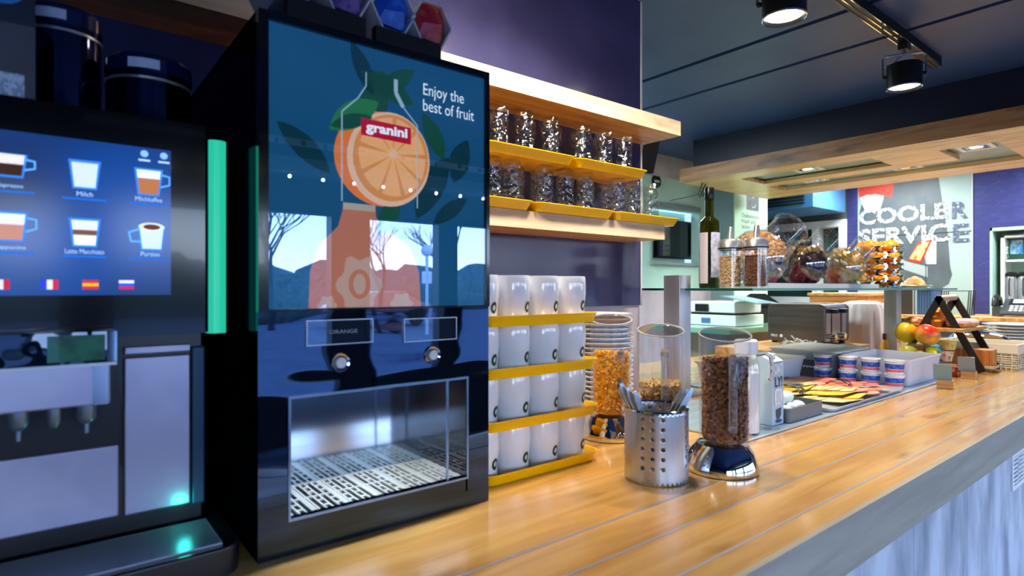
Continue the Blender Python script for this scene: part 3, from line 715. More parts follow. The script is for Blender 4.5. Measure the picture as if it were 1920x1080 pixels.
# ================================================================== HOOD, BULKHEAD, LIGHTS
hd = thing('wooden_canopy', 'broad oak canopy with recessed grey slots hanging over the food display', 'canopy', (0, 0, 0))
HX0, HX1, HY0, HY1, HZ0, HZ1 = 4.45, 5.97, -.6, 3.17, 2.344, 2.464
MB().box(HX0-.004, HX0, HY0, HY1, HZ0, HZ1).build('front_edge', W_HOODF, hd)
MB().box(HX0, HX1, HY1, HY1+.004, HZ0, HZ1).build('side_edge', W_HOODF, hd)
b = MB(); zt = HZ0+.03
def hb(a, c, d, e): b.box(a, c, d, e, HZ0, zt)
hb(HX0, 4.70, HY0, HY1); hb(5.60, HX1, HY0, HY1)
hb(4.70, 5.60, 2.78, HY1); hb(4.70, 5.60, HY0, 1.0)
hb(4.70, 5.10, 2.73, 2.78); hb(5.10, 5.28, 1.70, 2.78); hb(4.70, 5.28, 1.32, 1.70)
hb(4.70, 4.80, 1.0, 1.32)
b.build('underside', W_HOOD, hd)
b = MB(); b.box(HX0, HX1, HY0, HY1, HZ0+.042, HZ1)
for a in ((4.66, 4.70, .96, 2.78), (5.60, 5.64, .96, 2.82)): b.box(*a, HZ0+.03, HZ0+.042)
b.build('slot_lining', mat('slot_grey', '#8b9a9c', .35), hd)
for (x, y, lab) in ((4.90, 2.25, 'near slot at the left'), (5.44, 2.45, 'far slot at the left'), (5.44, 1.72, 'far slot, right of the others'), (5.05, 1.17, 'square recess nearest the right edge')):
    t = thing('recessed_downlight', 'square recessed downlight in the oak canopy, in the %s' % lab, 'ceiling light', (x, y, HZ0+.0415), 0, 'downlights in the oak canopy')
    f = MB(); f.box(-.1, .1, -.1, -.07, -.012, 0); f.box(-.1, .1, .07, .1, -.012, 0); f.box(-.1, -.07, -.07, .07, -.012, 0); f.box(.07, .1, -.07, .07, -.012, 0)
    f.build('bezel', WHITE, t); MB().lathe([(.04, -.004), (.05, -.012), (.062, -.012), (.066, 0)], 20).build('reflector', CHROME, t, smooth=True)
    MB().lathe([(0, -.004), (.042, -.004)], 20).build('lens', BULB, t)
    lamp('SPOT', (x, y, HZ0+.024), 50, (1, .93, .82), (0, 0, 0), .05, 130, .5)
bh = MB().box(4.55, 5.9, -.6, 3.10, 2.465, 2.72).build('wall_bulkhead', mat('bulkhead_navy', '#080d2a', .5)); struct(bh)

tr = thing('light_track', 'black ceiling track rail carrying the spotlights', 'track light rail', (0, 0, 2.70))
MB().box(.2, 4.0, 1.085, 1.135, -.03, .02).build('rail', BLACK, tr); 
b = MB()
for y in (1.082, 1.106, 1.130): b.box(.2, 4.0, y, y+.005, -.033, -.029)
b.build('conductor', CHROME, tr)
def spot(x, lab, power, aim, tilt=0):
    t = thing('spotlight', lab, 'spotlight', (x, 1.11, 2.667), 0, 'black cylinder spotlights on the track')
    MB().box(-.03, .03, -.022, .022, -.03, 0).build('adapter', BLACK, t, bevel=.003)
    M = T(0, 0, -.15) @ RZ(-62) @ RX(tilt)
    br = MB(); br.tube([(-.096, 0, -.01), (-.096, 0, .085), (-.08, 0, .098), (.08, 0, .098), (.096, 0, .085), (.096, 0, -.01)], .0055, 6, M); br.tube([(0, 0, .098), (0, 0, .13)], .008, 8, M); br.tube([(-.096, 0, .045), (-.05, 0, .055), (-.02, 0, .085), (0, 0, .11)], .004, 6, M)
    br.build('bracket', mat('bracket_chrome', '#9aa2b0', .25, .8), t)
    b = MB(); b.lathe([(0, .045), (.076, .045), (.080, .039), (.080, -.078), (.076, -.080), (.070, -.072), (.066, -.060)], 32, M); b.build('lamp_housing', mat('lamp_black', '#101114', .35), t, smooth=True)
    MB().lathe([(.076, -.0805), (.0805, -.079), (.0805, -.074)], 32, M).build('rim', CHROME, t, smooth=True)
    MB().lathe([(0, -.066), (.068, -.066)], 32, M).build('lens', BULB, t)
    for sx in (-1, 1): MB().ball((sx*.09, 0, -.01), .011, M=M).build('knob', BLACK, t, smooth=True)
    p = T(x, 1.11, 2.667) @ M @ Vector((0, 0, -.10))
    lamp('SPOT', p, power, (1, .87, .68), size=.06, spot=125, blend=.8, target=aim)
spot(2.222, 'black cylinder spotlight nearest the camera, cut by the top of the photo', 60, (1.7, 1.0, .95))
spot(3.49, 'black cylinder spotlight hanging at the far end of the ceiling track', 70, (3.3, 1.0, .95))
# two added spotlights on the track above the frame, put in to light the shelves
spot(1.25, 'added unseen cylinder spotlight on the track above the mugs', 50, (1.3, 1.6, 1.4))
spot(.72, 'added unseen cylinder spotlight on the track above the juice dispenser', 42, (1.35, 1.6, 1.75))
# added ceiling panels that brighten the kitchen (hidden behind the canopy and shelf wall)
for (x, y, pw) in ((3.0, 3.1, 45), (6.7, 2.5, 40), (6.8, .9, 40)):
    t = thing('added_ceiling_panel', 'square added kitchen ceiling panel light at x%s' % x if 0 else 'added white kitchen ceiling light panel %s' % ('above the mint wall' if x < 4 else 'before the lettered wall' if y > 2 else 'before the shelf niche'), 'ceiling light', (x, y, 2.71), 0, 'added kitchen ceiling panels')
    MB().box(-.3, .3, -.3, .3, -.03, .008).build('frame', WHITE, t)
    MB().box(-.27, .27, -.27, .27, -.034, -.03).build('diffuser', mat('panel_glow', '#ffffff', .5, emit='#f4faff', es=3), t)
    lamp('AREA', (x, y, 2.665), pw, (.93, 1, .98), size=.55)
# small cabin speaker at the end of the shelf wall
t = thing('loudspeaker', 'small black loudspeaker tilted down under the ceiling beside the upper shelf', 'speaker', (3.12, 2.50, 2.30))
M = RZ(-28) @ RX(28); MB().rbox(-.065, .065, -.07, .07, -.12, .12, .02, M).build('enclosure', mat('speaker_black', '#15171b', .5), t, bevel=.004)
MB().box(-.055, .055, -.078, -.0705, -.11, .11, M).build('grille', mat('speaker_mesh', '#22252a', .7, bump=.4, bscale=300), t)
MB().tube([(0, .05, .08), (0, .1, .25), (0, .1, .40)], .012).build('bracket', BLACK, t)

# ================================================================== GLASS SHELF ON POSTS
for (x, lab) in ((2.06, 'near brushed steel square post holding the glass shelf'), (4.49, 'far brushed steel square post holding the glass shelf, beside the fruit')):
    t = thing('steel_post', lab, 'post', (x, 1.47, .951), 0, 'square steel posts of the glass shelf')
    MB().box(0, .08, 0, .08, 0, .503).build('column', STEEL, t, bevel=.002)
    MB().box(-.05, .13, -.05, .13, 0, .008).build('foot_plate', STEELH, t, bevel=.002)
gs = MB(); gs.box(2.1, 4.62, 1.17, 1.469, 1.389, 1.399); gs.box(2.1, 4.62, 1.551, 1.715, 1.389, 1.399); gs.box(2.141, 4.489, 1.47, 1.55, 1.389, 1.399)
o = gs.build('glass_shelf', mat('shelf_glass', '#9fd6c4', .02, trans=.9, ior=1.5)); tag(o, 'long green edged glass shelf between the two steel posts', 'shelf')
eg = MB().box(2.0985, 2.0995, 1.17, 1.469, 1.389, 1.399).box(2.0985, 2.0995, 1.551, 1.715, 1.389, 1.399).build('side_edge', mat('dark_green_edge', '#16493f', .15), o)
MB().box(2.1, 4.62, 1.1685, 1.1695, 1.389, 1.399).build('front_edge', mat('pale_green_edge', '#7fb3ae', .12), o)

ZS = 1.3995
# bottle
t = thing('oil_bottle', 'tall dark green olive oil bottle with pale labels on the glass shelf', 'bottle', (2.215, 1.43, ZS))
BG = mat('bottle_green', '#2e3208', .04, trans=.75, ior=1.5)
MB().lathe([(0, 0), (.040, 0), (.043, .006), (.043, .27), (.041, .284), (.028, .296), (.0195, .305), (.0185, .38), (.0, .38)], 32).build('bottle_body', BG, t, smooth=True)
MB().lathe([(0, .30), (.0, .31), (.015, .31), (.0150, .30)], 12).build('neck_inside', BG, t)
MB().lathe([(.0195, .375), (.0205, .378), (.0205, .424), (.019, .428), (0, .428)], 24).build('cap', mat('cap_black', '#0d0f12', .25), t, smooth=True)
for (a0, a1, z0_, z1_, m_) in ((150, 205, .02, .235, mat('label_lilac', '#c6bfca', .5)), (222, 300, .045, .235, mat('label_pale', '#bfc3d6', .5, col2='#9ba6c8', nscale=60, ramp=(.45, .62)))):
    b = MB(); n = 10; vs = []
    for i in range(n+1):
        a = math.radians(a0+(a1-a0)*i/n)
        for z in (z0_, z1_): vs.append((.0434*math.cos(a), .0434*math.sin(a), z))
    b.add(vs, [(2*i, 2*i+2, 2*i+3, 2*i+1) for i in range(n)]); b.build('paper_label', m_, t, solid=.0003)
# shakers
def pebbles(name, r, h, n, size, m, parent, zb=.004, sq=(1, 1, 1), slope=0, stuff=True, jit=0, seg=6, rings=4, fill=None):
    b = MB()
    if fill: b.lathe([(0, zb), (r*.88, zb), (r*.88, h*.96), (0, h*.99)], 20)
    for k in range(n):
        shell = random.random()
        a = random.uniform(0, 2*PI); rr = r*(1 if shell < .7 else math.sqrt(random.random()))-size
        z = zb+size+(h-zb-size)*random.random()
        if shell > .7: z = h-size*.5+random.uniform(-.3, .3)*size
        z += slope*math.cos(a)*rr*(z/h)
        R = Euler((random.uniform(0, 6), random.uniform(0, 6), 0)).to_matrix()
        b.ball((rr*math.cos(a), rr*math.sin(a), z), size, *sq, seg=seg, rings=rings, R=R, jit=jit)
    o = b.build(name, m, parent, smooth=True)
    if stuff: o['kind'] = 'stuff'
    return o
def shaker(x, y, m, lab):
    t = thing('shaker', lab, 'shaker', (x, y, ZS)); r = .047; h = .185
    MB().lathe([(r, .001), (r, h-.03), (r*.96, h-.03), (r*.94, .006), (0, .006)], 32).build('jar', ACR, t, smooth=True)
    pebbles('contents', r*.9, h*.70, 420, .0042, m, t, zb=.007, fill=1)
    MB().lathe([(0, .202), (.012, .203), (r*.88, .196), (r*1.01, .186), (r*1.01, h-.03), (r*.9, h-.03)], 32).build('lid', STEEL, t, smooth=True)
    MB().lathe([(r*1.015, h-.027), (r*1.02, h-.026), (r*1.02, h-.022), (r*1.015, h-.021)], 32).build('seal', BLACK, t, smooth=True)
    b = MB(); M = T(0, 0, .198) @ RY(8); b.lathe([(.012, 0), (.0115, .045), (.0105, .052), (.0085, .048), (.0085, 0)], 16, M); b.build('spout', STEEL, t, smooth=True)
shaker(2.185, 1.315, mat('beige_grain', '#d9bd92', .7, col2='#b88f60', nscale=200), 'steel topped shaker filled with pale grain, beside the oil bottle')
shaker(2.205, 1.215, mat('brown_grain', '#8a5a3c', .7, col2='#5c3626', nscale=200), 'steel topped shaker filled with brown seeds, at the shelf corner')
# tray with tilted cookie jars
t = thing('display_tray', 'shallow white tray under the tilted snack jars on the glass shelf', 'tray', (2.98, 1.40, ZS))
b = MB(); b.box(-.62, .62, -.13, .13, 0, .004); b.box(-.62, .62, -.133, -.13, 0, .022); b.box(-.62, .62, .13, .133, 0, .022); b.box(-.623, -.62, -.133, .133, 0, .022); b.box(.62, .623, -.133, .133, 0, .022); b.build('shell', WHITE, t)
MB().box(-.60, .60, -.09, .09, .0045, .010).build('napkin', mat('crimson_napkin', '#a01838', .8), t)
def sweetjar(x, y, r, tilt, rz, kinds, lab):
    t = thing('snack_jar', lab, 'jar', (x, y, ZS+.011+r*.97), rz, 'tilted glass snack jars')
    M = RY(tilt)
    # squat round body, ribbed neck
    prof = [(0, -r*.86), (r*.55, -r*.86), (r*.85, -r*.62), (r*.99, -r*.2), (r*.97, r*.25), (r*.80, r*.58), (r*.60, r*.76), (r*.56, r*.84)]
    neck = []
    for k in range(5): z = r*(.86+.16*k); neck += [(r*.56, z), (r*.60, z+.04*r), (r*.60, z+.09*r), (r*.56, z+.13*r)]
    prof += neck+[(r*.66, r*1.68), (r*.66, r*1.74), (r*.56, r*1.74), (r*.54, r*.86)]
    inner = [(r*.54, r*.86), (r*.57, r*.75), (r*.77, r*.56), (r*.935, r*.25), (r*.955, -r*.2), (r*.82, -r*.60), (r*.52, -r*.82), (0, -r*.82)]
    q = MB().lathe(prof+inner[1:], 32, M).build('jar_body', JARG, t, smooth=True); q.data.polygons.foreach_set('use_smooth', [True]*len(q.data.polygons))
    pk = []
    MB().ball((0, 0, 0), r*.80, 1, 1, .86, 16, 12, M=M).build('snack_fill', kinds[0][0], t, smooth=True)
    for m_, sz, nn, sq, lo, hi in kinds:
        b = MB(); c = 0
        Mi = M.inverted()
        while c < nn:
            a = random.uniform(0, 2*PI); ph = math.acos(random.uniform(-1, 1)); rad = r*.93-sz*.8
            if random.random() > .9: rad *= random.uniform(.5, 1)
            p = Vector((rad*math.sin(ph)*math.cos(a), rad*math.sin(ph)*math.sin(a), rad*math.cos(ph)))
            if not lo*r < p.z < hi*r: continue
            l = Mi @ p
            if l.z < -r*.68: continue
            b.ball(p, sz, *sq, seg=7, rings=5, R=Euler((random.uniform(0, 6), random.uniform(0, 6), random.uniform(0, 6))).to_matrix(), jit=.06); c += 1
        o = b.build('snacks', m_, t, smooth=True); o['kind'] = 'stuff'
    return t
JARG = gloss('jar_glass', '#fafbfb', '#ffffff', .10, .02, bump=.08, bscale=12, transparent=True)
NUT = mat('peanut_tan', '#c98a52', .5, col2='#e0b484', nscale=60); PAPR = mat('wrapper_silver', '#a9a49c', .3, .3, col2='#7d93c4', nscale=30, ramp=(.55, .6))
DKS = mat('dark_snack', '#4a2a20', .4, col2='#7a4a2c', nscale=50); YLS = mat('yellow_snack', '#d9a544', .4, col2='#e8c888', nscale=40); PUR = mat('purple_wrap', '#3c3050', .3, col2='#6a4a3c', nscale=30); GRS = mat('cream_snack', '#cbbca4', .4, col2='#e0d4c0', nscale=40)
sweetjar(2.58, 1.41, .135, 52, math.radians(-22), ((NUT, .020, 420, (1, .8, .7), -.1, .97), (PAPR, .021, 190, (1.5, .5, .5), -.95, -.05)), 'largest tilted snack jar full of nuts and silver wrapped sweets')
sweetjar(2.98, 1.39, .118, 50, math.radians(-25), ((DKS, .017, 130, (1.2, .7, .5), -.5, .4), (PUR, .02, 110, (1.5, .6, .5), -.95, -.3), (YLS, .017, 30, (1.4, 1, .4), .3, .6)), 'middle tilted snack jar with dark and purple wrapped snacks')
sweetjar(3.30, 1.33, .105, 52, math.radians(-25), ((YLS, .017, 130, (1.6, 1, .35), -.9, .8), (GRS, .018, 90, (1.3, .8, .5), -.8, .5)), 'smallest tilted snack jar with yellow crisps and pale nuts')
# orange basket: chrome cylinder with oval openings
ox, oy, R_ = 3.86, 1.37, .135
t = thing('orange_basket', 'round chrome basket with oval openings filled with oranges on the glass shelf', 'basket', (ox, oy, ZS))
ncol, nrow = 9, 7; cw = 2*PI*R_/ncol; chh = .034
fn = lambda i, j: True
fn.stag = True
m_ = perforated(ncol, nrow, fn, cw*.46, chh*.46, cw, chh, .004, R_, 16)
m_.build('perforated_wall', CHROME, t, weld=True)
MB().lathe([(0, 0), (R_, 0), (R_+.002, .004), (R_-.002, .006), (0, .006)], 36).build('base', CHROME, t, smooth=True)
ORM = mat('orange_peel', '#f08a10', .4, col2='#f7a018', nscale=90, bump=.1, bscale=200, ramp=(.4, .6))
k = 0
for lev, z in enumerate((.048, .112, .176, .236)):
    nn = 5 if lev % 2 == 0 else 4
    for i in range(nn):
        a = 2*PI*i/nn+lev*.5; rr = .085 if nn == 5 else .075
        o = MB().ball((0, 0, 0), .0445, 1, 1, .95, 14, 10).build('orange', ORM, None, smooth=True) if k == 0 else og.copy()
        if k == 0: og = o
        else: C.objects.link(o)
        o.location = (ox+rr*math.cos(a), oy+rr*math.sin(a), ZS+z+.004)
        tag(o, 'orange inside the round chrome basket, in its %s layer' % ('bottom', 'second', 'third', 'top')[lev], 'orange', 'oranges in the chrome basket, %s layer' % ('bottom', 'second', 'third', 'top')[lev]); k += 1
t = thing('pastry', 'small golden pastry on a white dish at the right end of the glass shelf', 'pastry', (4.18, 1.28, ZS))
MB().lathe([(0, 0), (.06, 0), (.105, .016), (.10, .018), (.055, .006), (0, .006)], 28).build('dish', CER, t, smooth=True)
b = MB()
for k in range(7): a = -1.2+k*.4; b.ball((.045*math.cos(a)-.02, .055*math.sin(a), .030+.012*math.cos(k-3)), .036-.005*abs(k-3), 1, .8, .9, 12, 8)
b.build('crust', mat('golden_crust', '#d9a45a', .5, col2='#f0d8ac', nscale=30), t, smooth=True)

# ================================================================== CADDY, CEREAL DISPENSERS, BOWLS
t = thing('cutlery_caddy', 'perforated stainless steel caddy holding cutlery on the counter', 'cutlery holder', (1.133, .874, .9505))
Rc = .074; nc = 40; cw = 2*PI*Rc/nc
def ch(i, j):
    return 2 <= j <= 9 and (i % 10) in (2, 4, 6) and True
hc = lambda i, j: (3 <= j <= 13 and (j % 2 == (0 if (i % 10) in (3, 7) else 1) or True) and j % 2 == 1 and (i % 10) in (1, 3, 5))
perforated(nc, 15, hc, .0048, .0045, cw, .0112, .0, Rc).build('perforated_wall', STEEL, t, smooth=True, weld=True, solid=.001)
MB().lathe([(0, 0), (Rc-.002, 0), (Rc-.001, .003), (0, .003)], 40).build('base', STEEL, t, smooth=True)
MB().lathe([(Rc-.0035, .166), (Rc-.001, .1695), (Rc+.0012, .1685), (Rc+.0012, .165)], 40).build('rim', CHROME, t, smooth=True)
CUT = mat('cutlery_steel', '#c4c6c8', .22, .9)
def knife(loc, rx, ry, rz, lab, kind='knife'):
    t = thing(kind, lab, kind, loc)
    b = MB(); b.add([(-.004, -.0015, 0), (.004, -.0015, 0), (.004, .0015, 0), (-.004, .0015, 0), (-.008, -.003, .1), (.008, -.003, .1), (.008, .003, .1), (-.008, .003, .1), (-.009, -.0025, .17), (.009, -.0025, .17), (.009, .0025, .17), (-.009, .0025, .17), (-.005, -.001, .186), (.005, -.001, .186), (.005, .001, .186), (-.005, .001, .186)],
        [(3,2,1,0), (0,1,5,4), (1,2,6,5), (2,3,7,6), (3,0,4,7), (4,5,9,8), (5,6,10,9), (6,7,11,10), (7,4,8,11), (8,9,13,12), (9,10,14,13), (10,11,15,14), (11,8,12,15), (12,13,14,15)])
    b.build('handle', CUT, t, bevel=.001); return t
base = Vector((1.133, .874, .954))
def lean(a_base, r_base, a_rim, ext, lab, grp):
    p = base+Vector((r_base*math.cos(a_base), r_base*math.sin(a_base), .002)); q = base+Vector((.062*math.cos(a_rim), .062*math.sin(a_rim), .160))
    o = knife(p, 0, 0, 0, lab, 'cutlery'); d = q-p
    o.rotation_mode = 'QUATERNION'; o.rotation_quaternion = d.to_track_quat('Z', 'X'); o.scale = (.8, 1.0, (d.length+ext)/.186); o['group'] = grp
al = math.atan2(.6225, -.7826)
for k in range(8): lean(al+PI+.9-.25*k, .020, al-.75+.22*k, .044+.009*((k*3) % 4), 'steel cutlery handle fanned to the left of the caddy', 'fanned cutlery handles in the caddy')
for k in range(3): lean(al+.35*k-.3, .030, al+PI+.55-.25*k, .042+.006*k, 'steel cutlery handle leaning to the right edge of the caddy', 'cutlery leaning right in the caddy')

def cereal(x, y, m, fillh, n, sz, lab, fmat=None, tall=0, topm=None, topn=0):
    t = thing('cereal_dispenser', lab, 'cereal dispenser', (x, y, .9505), math.radians(225), 'cereal dispensers on chrome domes')
    MB().lathe([(.0, .0), (.086, 0), (.088, .004), (.085, .022), (.074, .048), (.060, .066), (.0, .070)], 40).build('dome_base', CHROME, t, smooth=True)
    R = .062; zt = .335+tall
    M = T(.006, .006, 0)
    n_ = 40; b = MB(); vs = []; fs = []
    for i in range(n_):
        a = 2*PI*i/n_; c, s_ = math.cos(a), math.sin(a)
        zz = zt+.013*(-c)            # slanted mouth, front (+x) lower
        vs += [(R*c, R*s_, .072), (R*c, R*s_, zz), ((R-.003)*c, (R-.003)*s_, zz), ((R-.003)*c, (R-.003)*s_, .075)]
    for i in range(n_):
        j = (i+1) % n_
        for q in range(3): fs.append((i*4+q, j*4+q, j*4+q+1, i*4+q+1))
    b.add(vs, fs, M); b.build('clear_cylinder', ACR, t, smooth=True)
    b = MB(); b.tube([(M @ Vector(((R-.001)*math.cos(2*PI*i/n_), (R-.001)*math.sin(2*PI*i/n_), zt-.013*math.cos(2*PI*i/n_)))) for i in range(n_)], .0022, 6, closed=True)
    b.build('rim', mat('clear_rim', '#c8ccd4', .08, .4), t, smooth=True)
    lidb = MB(); lidb.add([(M @ Vector(((R-.003)*math.cos(2*PI*i/n_), (R-.003)*math.sin(2*PI*i/n_), zt-.001-.013*math.cos(2*PI*i/n_)))) for i in range(n_)], [tuple(range(n_))])
    lidb.build('lid', gloss('lid_acrylic', '#d8d4d0', '#ffffff', .35, .05, transparent=True), t)
    # front scoop channel
    b = MB(); b.tube([(R+.004, 0, .275), (R+.010, 0, .285), (R+.016, 0, .27), (R+.018, 0, .20), (R+.016, 0, .13), (R+.010, 0, .115), (R+.006, 0, .12)], .010, 10, M); b.build('scoop_channel', mat('clear_scoop', '#e4e8f4', .05, trans=.85, ior=1.3), t, smooth=True)
    q = pebbles('cereal', R-.005, fillh, n, sz, m, t, zb=.076, sq=(1, .8, .62), jit=.2, seg=6, rings=4, fill=1, slope=.12)
    q.location = (.006, .006, 0)
    if topm:
        q = pebbles('cereal_top', R-.005, fillh+.03, topn, sz, topm, t, zb=fillh-.006, sq=(1, .8, .6), jit=.12, fill=1); q.location = (.006, .006, 0)
    return t
cereal(1.31, .811, mat('cocoa_granola', '#4c2c1e', .55, col2='#a06c48', nscale=130, ramp=(.42, .58)), .275, 1500, .0082, 'nearest cereal dispenser, full of dark brown granola clusters')
cereal(1.305, 1.0, mat('brown_muesli', '#6a4630', .6, col2='#a07a50', nscale=50), .165, 500, .006, 'middle cereal dispenser holding a little pale crunchy muesli', topm=mat('pale_muesli', '#e8cc98', .6, col2='#b88e54', nscale=140), topn=380)
c3 = cereal(1.335, 1.205, mat('corn_flakes', '#e8900e', .5, col2='#ffc23c', nscale=120), .255, 1000, .0095, 'farthest cereal dispenser, filled with orange corn flakes beside the mugs', tall=.02)
text('lettering', "Kellogg's", mat('red_print', '#e0301c', .5), .0, .055, .0, .020, 'Z', 0, c3)
lt = c3.children[-1]
for v in lt.data.vertices:
    u, k = v.co.x, v.co.y; a = math.radians(28)-(k/.062); v.co = (.006+.0635*math.cos(a), .006+.0635*math.sin(a), .335-u)
# stack of white bowls
BOWL = None
for k in range(20):
    z = .951+k*.0172
    if BOWL is None:
        BOWL = MB().lathe([(0, .004), (.055, .004), (.058, 0), (.062, .004), (.095, .020), (.108, .026), (.110, .029), (.106, .030), (.09, .024), (.055, .008), (0, .008)], 36).build('bowl', CER, None, smooth=True); o = BOWL
    else: o = BOWL.copy(); C.objects.link(o)
    o.location = (1.62+random.uniform(-.002, .002), 1.49+random.uniform(-.002, .002), z)
    tag(o, 'white bowl in the tall stack behind the cereal dispensers, number %d from its base' % (k+1) if 0 else ('topmost white bowl of the tall stack behind the cereal dispensers' if k == 19 else 'white bowl within the tall nested stack behind the cereal dispensers'), 'bowl', 'nested white bowls behind the cereal dispensers' if k < 19 else None)
bl = 1
# milk carafe
t = thing('milk_carafe', 'clear ribbed carafe of milk with a white lid beside the oat drink carton', 'carafe', (1.675, .955, .9578))
MB().lathe([(0, 0), (.036, 0), (.041, .004), (.041, .20), (.036, .222), (.031, .235), (.031, .245), (.029, .245), (.029, .235), (.034, .22), (.0385, .198), (.0385, .006), (0, .004)], 40, wob=lambda a, z: 1+.012*math.sin(a*20)).build('carafe_body', ACR, t, smooth=True)
MB().lathe([(0, .005), (.037, .005), (.038, .01), (.038, .185), (0, .186)], 32).build('milk', mat('milk', '#eef2f8', .35, sss=.2), t, smooth=True)
MB().lathe([(0, .285), (.030, .285), (.034, .280), (.034, .243), (.031, .240), (0, .240)], 32).build('lid', mat('translucent_lid', '#e0e7f2', .15), t, smooth=True)
b = MB(); b.tube([(.028, -.02, .238), (.05, -.036, .242), (.062, -.046, .232), (.066, -.05, .20), (.064, -.048, .165), (.058, -.044, .160)], .006, 8); b.build('handle', mat('clear_scoop', '#e4e8f4', .05, trans=.85, ior=1.3), t, smooth=True)
# oat drink carton
t = thing('oat_drink_carton', 'tall pale blue oat drink carton with dark lettering beside the milk', 'carton', (1.815, .945, .9578))
CB = mat('carton_blue', '#a9c6dc', .35); 
b = MB(); w_ = .074; d_ = .06
b.add([(0, 0, 0), (w_, 0, 0), (w_, d_, 0), (0, d_, 0), (0, 0, .205), (w_, 0, .205), (w_, d_, .205), (0, d_, .205), (0, d_*.8, .228), (w_, d_*.8, .228), (0, d_, .228), (w_, d_, .228)],
      [(3,2,1,0), (0,1,5,4), (1,2,6,5), (2,3,7,6), (3,0,4,7), (4,5,9,8), (8,9,11,10), (10,11,6,7), (4,8,10,7), (5,6,11,9)])
b.build('carton_body', CB, t, bevel=.0015)
CD = mat('carton_ink', '#22364c', .5)
text('lettering', 'OAT', mat('carton_white', '#eef4f8', .5), .010, .066, .165, .198, 'Y', -.0008, t, bold=.03)
text('lettering', 'LY!', CD, .016, .064, .122, .156, 'Y', -.0008, t, bold=.03)
flat('splash', [(.014, .112), (.03, .117), (.058, .114), (.062, .09), (.056, .07), (.048, .066), (.03, .068), (.018, .062), (.012, .085)], mat('carton_white', '#eef4f8', .5), 'Y', -.0008, t)
flat('cup_picture', [(.022, .050), (.056, .054), (.054, .030), (.045, .020), (.030, .018), (.023, .028)], CD, 'Y', -.0008, t); flat('cup_picture', ell(.04, .012, .02, .006, 16), CD, 'Y', -.0008, t)
text('lettering', 'BARISTA', CD, .014, .06, .200, .204, 'Y', -.0008, t)
for k in range(9): flat('small_print', [(.02+.002*(k % 3), .108-k*.0045), (.054-.003*(k % 2), .109-k*.0045), (.054-.003*(k % 2), .1075-k*.0045), (.02+.002*(k % 3), .1065-k*.0045)], mat('print_grey', '#8aa0b4', .5), 'Y', -.0016, t)
MB().lathe([(0, .014), (.013, .014), (.014, .012), (.014, 0)], 20, T(.037, .025, .214)).build('screw_cap', WHITE, t, smooth=True)
# cooling plate
o = MB().prism([(1.58, .905), (3.50, .905), (3.50, 1.61), (2.30, 1.61), (2.30, 1.36), (1.58, 1.36)], .9505, .9572).build('cooling_plate', mat('cold_steel_plate', '#9fb6ca', .25, .45, col2='#b4c8d8', nscale=20, stretch=(.1, 1, 1)), None, bevel=.002)
tag(o, 'long flat steel cooling plate inlaid on the counter under the cold food', 'cooling plate')
ZP = .9577
# egg tray
t = thing('egg_tray', 'small dark grey tray holding eggs beside the oat drink carton', 'tray', (2.02, .995, ZP))
b = MB(); b.rbox(-.125, .125, -.065, .065, 0, .004, .015); n = 20
hx, hy = .125, .065
def rr_ring(hx, hy, r, z):
    return [(cx+r*math.cos(math.radians(a0+22.5*k)), cy+r*math.sin(math.radians(a0+22.5*k)), z) for cx, cy, a0 in ((hx-r, hy-r, 0), (-hx+r, hy-r, 90), (-hx+r, -hy+r, 180), (hx-r, -hy+r, 270)) for k in range(5)]
vs = rr_ring(hx, hy, .015, 0)+rr_ring(hx, hy, .015, .045)+rr_ring(hx-.005, hy-.005, .012, .045)+rr_ring(hx-.005, hy-.005, .012, .004)
b = MB(); b.add(vs, [(q*20+k, q*20+(k+1) % 20, (q+1)*20+(k+1) % 20, (q+1)*20+k) for q in range(3) for k in range(20)]+[tuple(reversed(range(20))), tuple(range(60, 80))])
b.build('tray_body', mat('dark_grey_tray', '#5c6974', .35), t)
EG = mat('egg_shell', '#e0ece8', .4); e0 = None
for k, (x, y, z, r) in enumerate(((-.095, -.035, .034, .3), (-.048, -.032, .036, 1.2), (.002, -.03, .038, .5), (-.09, .03, .035, 2), (-.04, .032, .036, .9), (.012, .028, .034, 1.6), (-.065, 0, .066, .2), (-.015, .0, .068, 1.0))):
    if e0 is None: e0 = MB().lathe([(0, -.023)]+[(.0225*math.sin(PI*i/10)*(1+.06*math.cos(PI*i/10)), -.0285*math.cos(PI*i/10)*.95) for i in range(1, 10)]+[(0, .029)], 20).build('egg', EG, None, smooth=True); o = e0
    else: o = e0.copy(); C.objects.link(o)
    o.location = (2.02+x, .995+y, ZP+z-.004); o.rotation_euler = (1.3, .3, r); tag(o, 'pale egg lying in the small dark tray' if k < 6 else 'pale egg lying on top of the other eggs in the tray', 'egg', 'eggs in the dark tray' if k < 6 else 'upper eggs in the dark tray')
# cold cuts platter
t = thing('cold_cuts_platter', 'wide flat steel platter covered with sliced cheese, ham and salami', 'platter', (2.52, 1.13, ZP))
tray(.70, .44, .014, flare=.01).build('platter', mat('platter_steel', '#ccd2de', .28, .4), t, smooth=True)
def slices(name, m, x, n, y0, y1, r, lab_m=None, sq=False, z0=.006):
    for k in range(n):
        y = y0+(y1-y0)*k/(n-1)+random.uniform(-.006, .006); xx = x+random.uniform(-.012, .012); rz = random.uniform(-.25, .25)
        M = T(xx, y, z0+.0022*(k % 4)+.004) @ RZ(math.degrees(rz)) @ RX(random.uniform(-5, -9))
        b = MB(); pts = ell(0, 0, r, r*.92, 20) if not sq else rect(-r, r, -r*.8, r*.8)
        b.prism(pts, 0, .003, M); b.build(name, m, t)
CH = mat('cheese_yellow', '#f2cf52', .4, col2='#eec23e', nscale=10); CHP = mat('cheese_pale', '#efe0a8', .45, col2='#e8d48c', nscale=10)
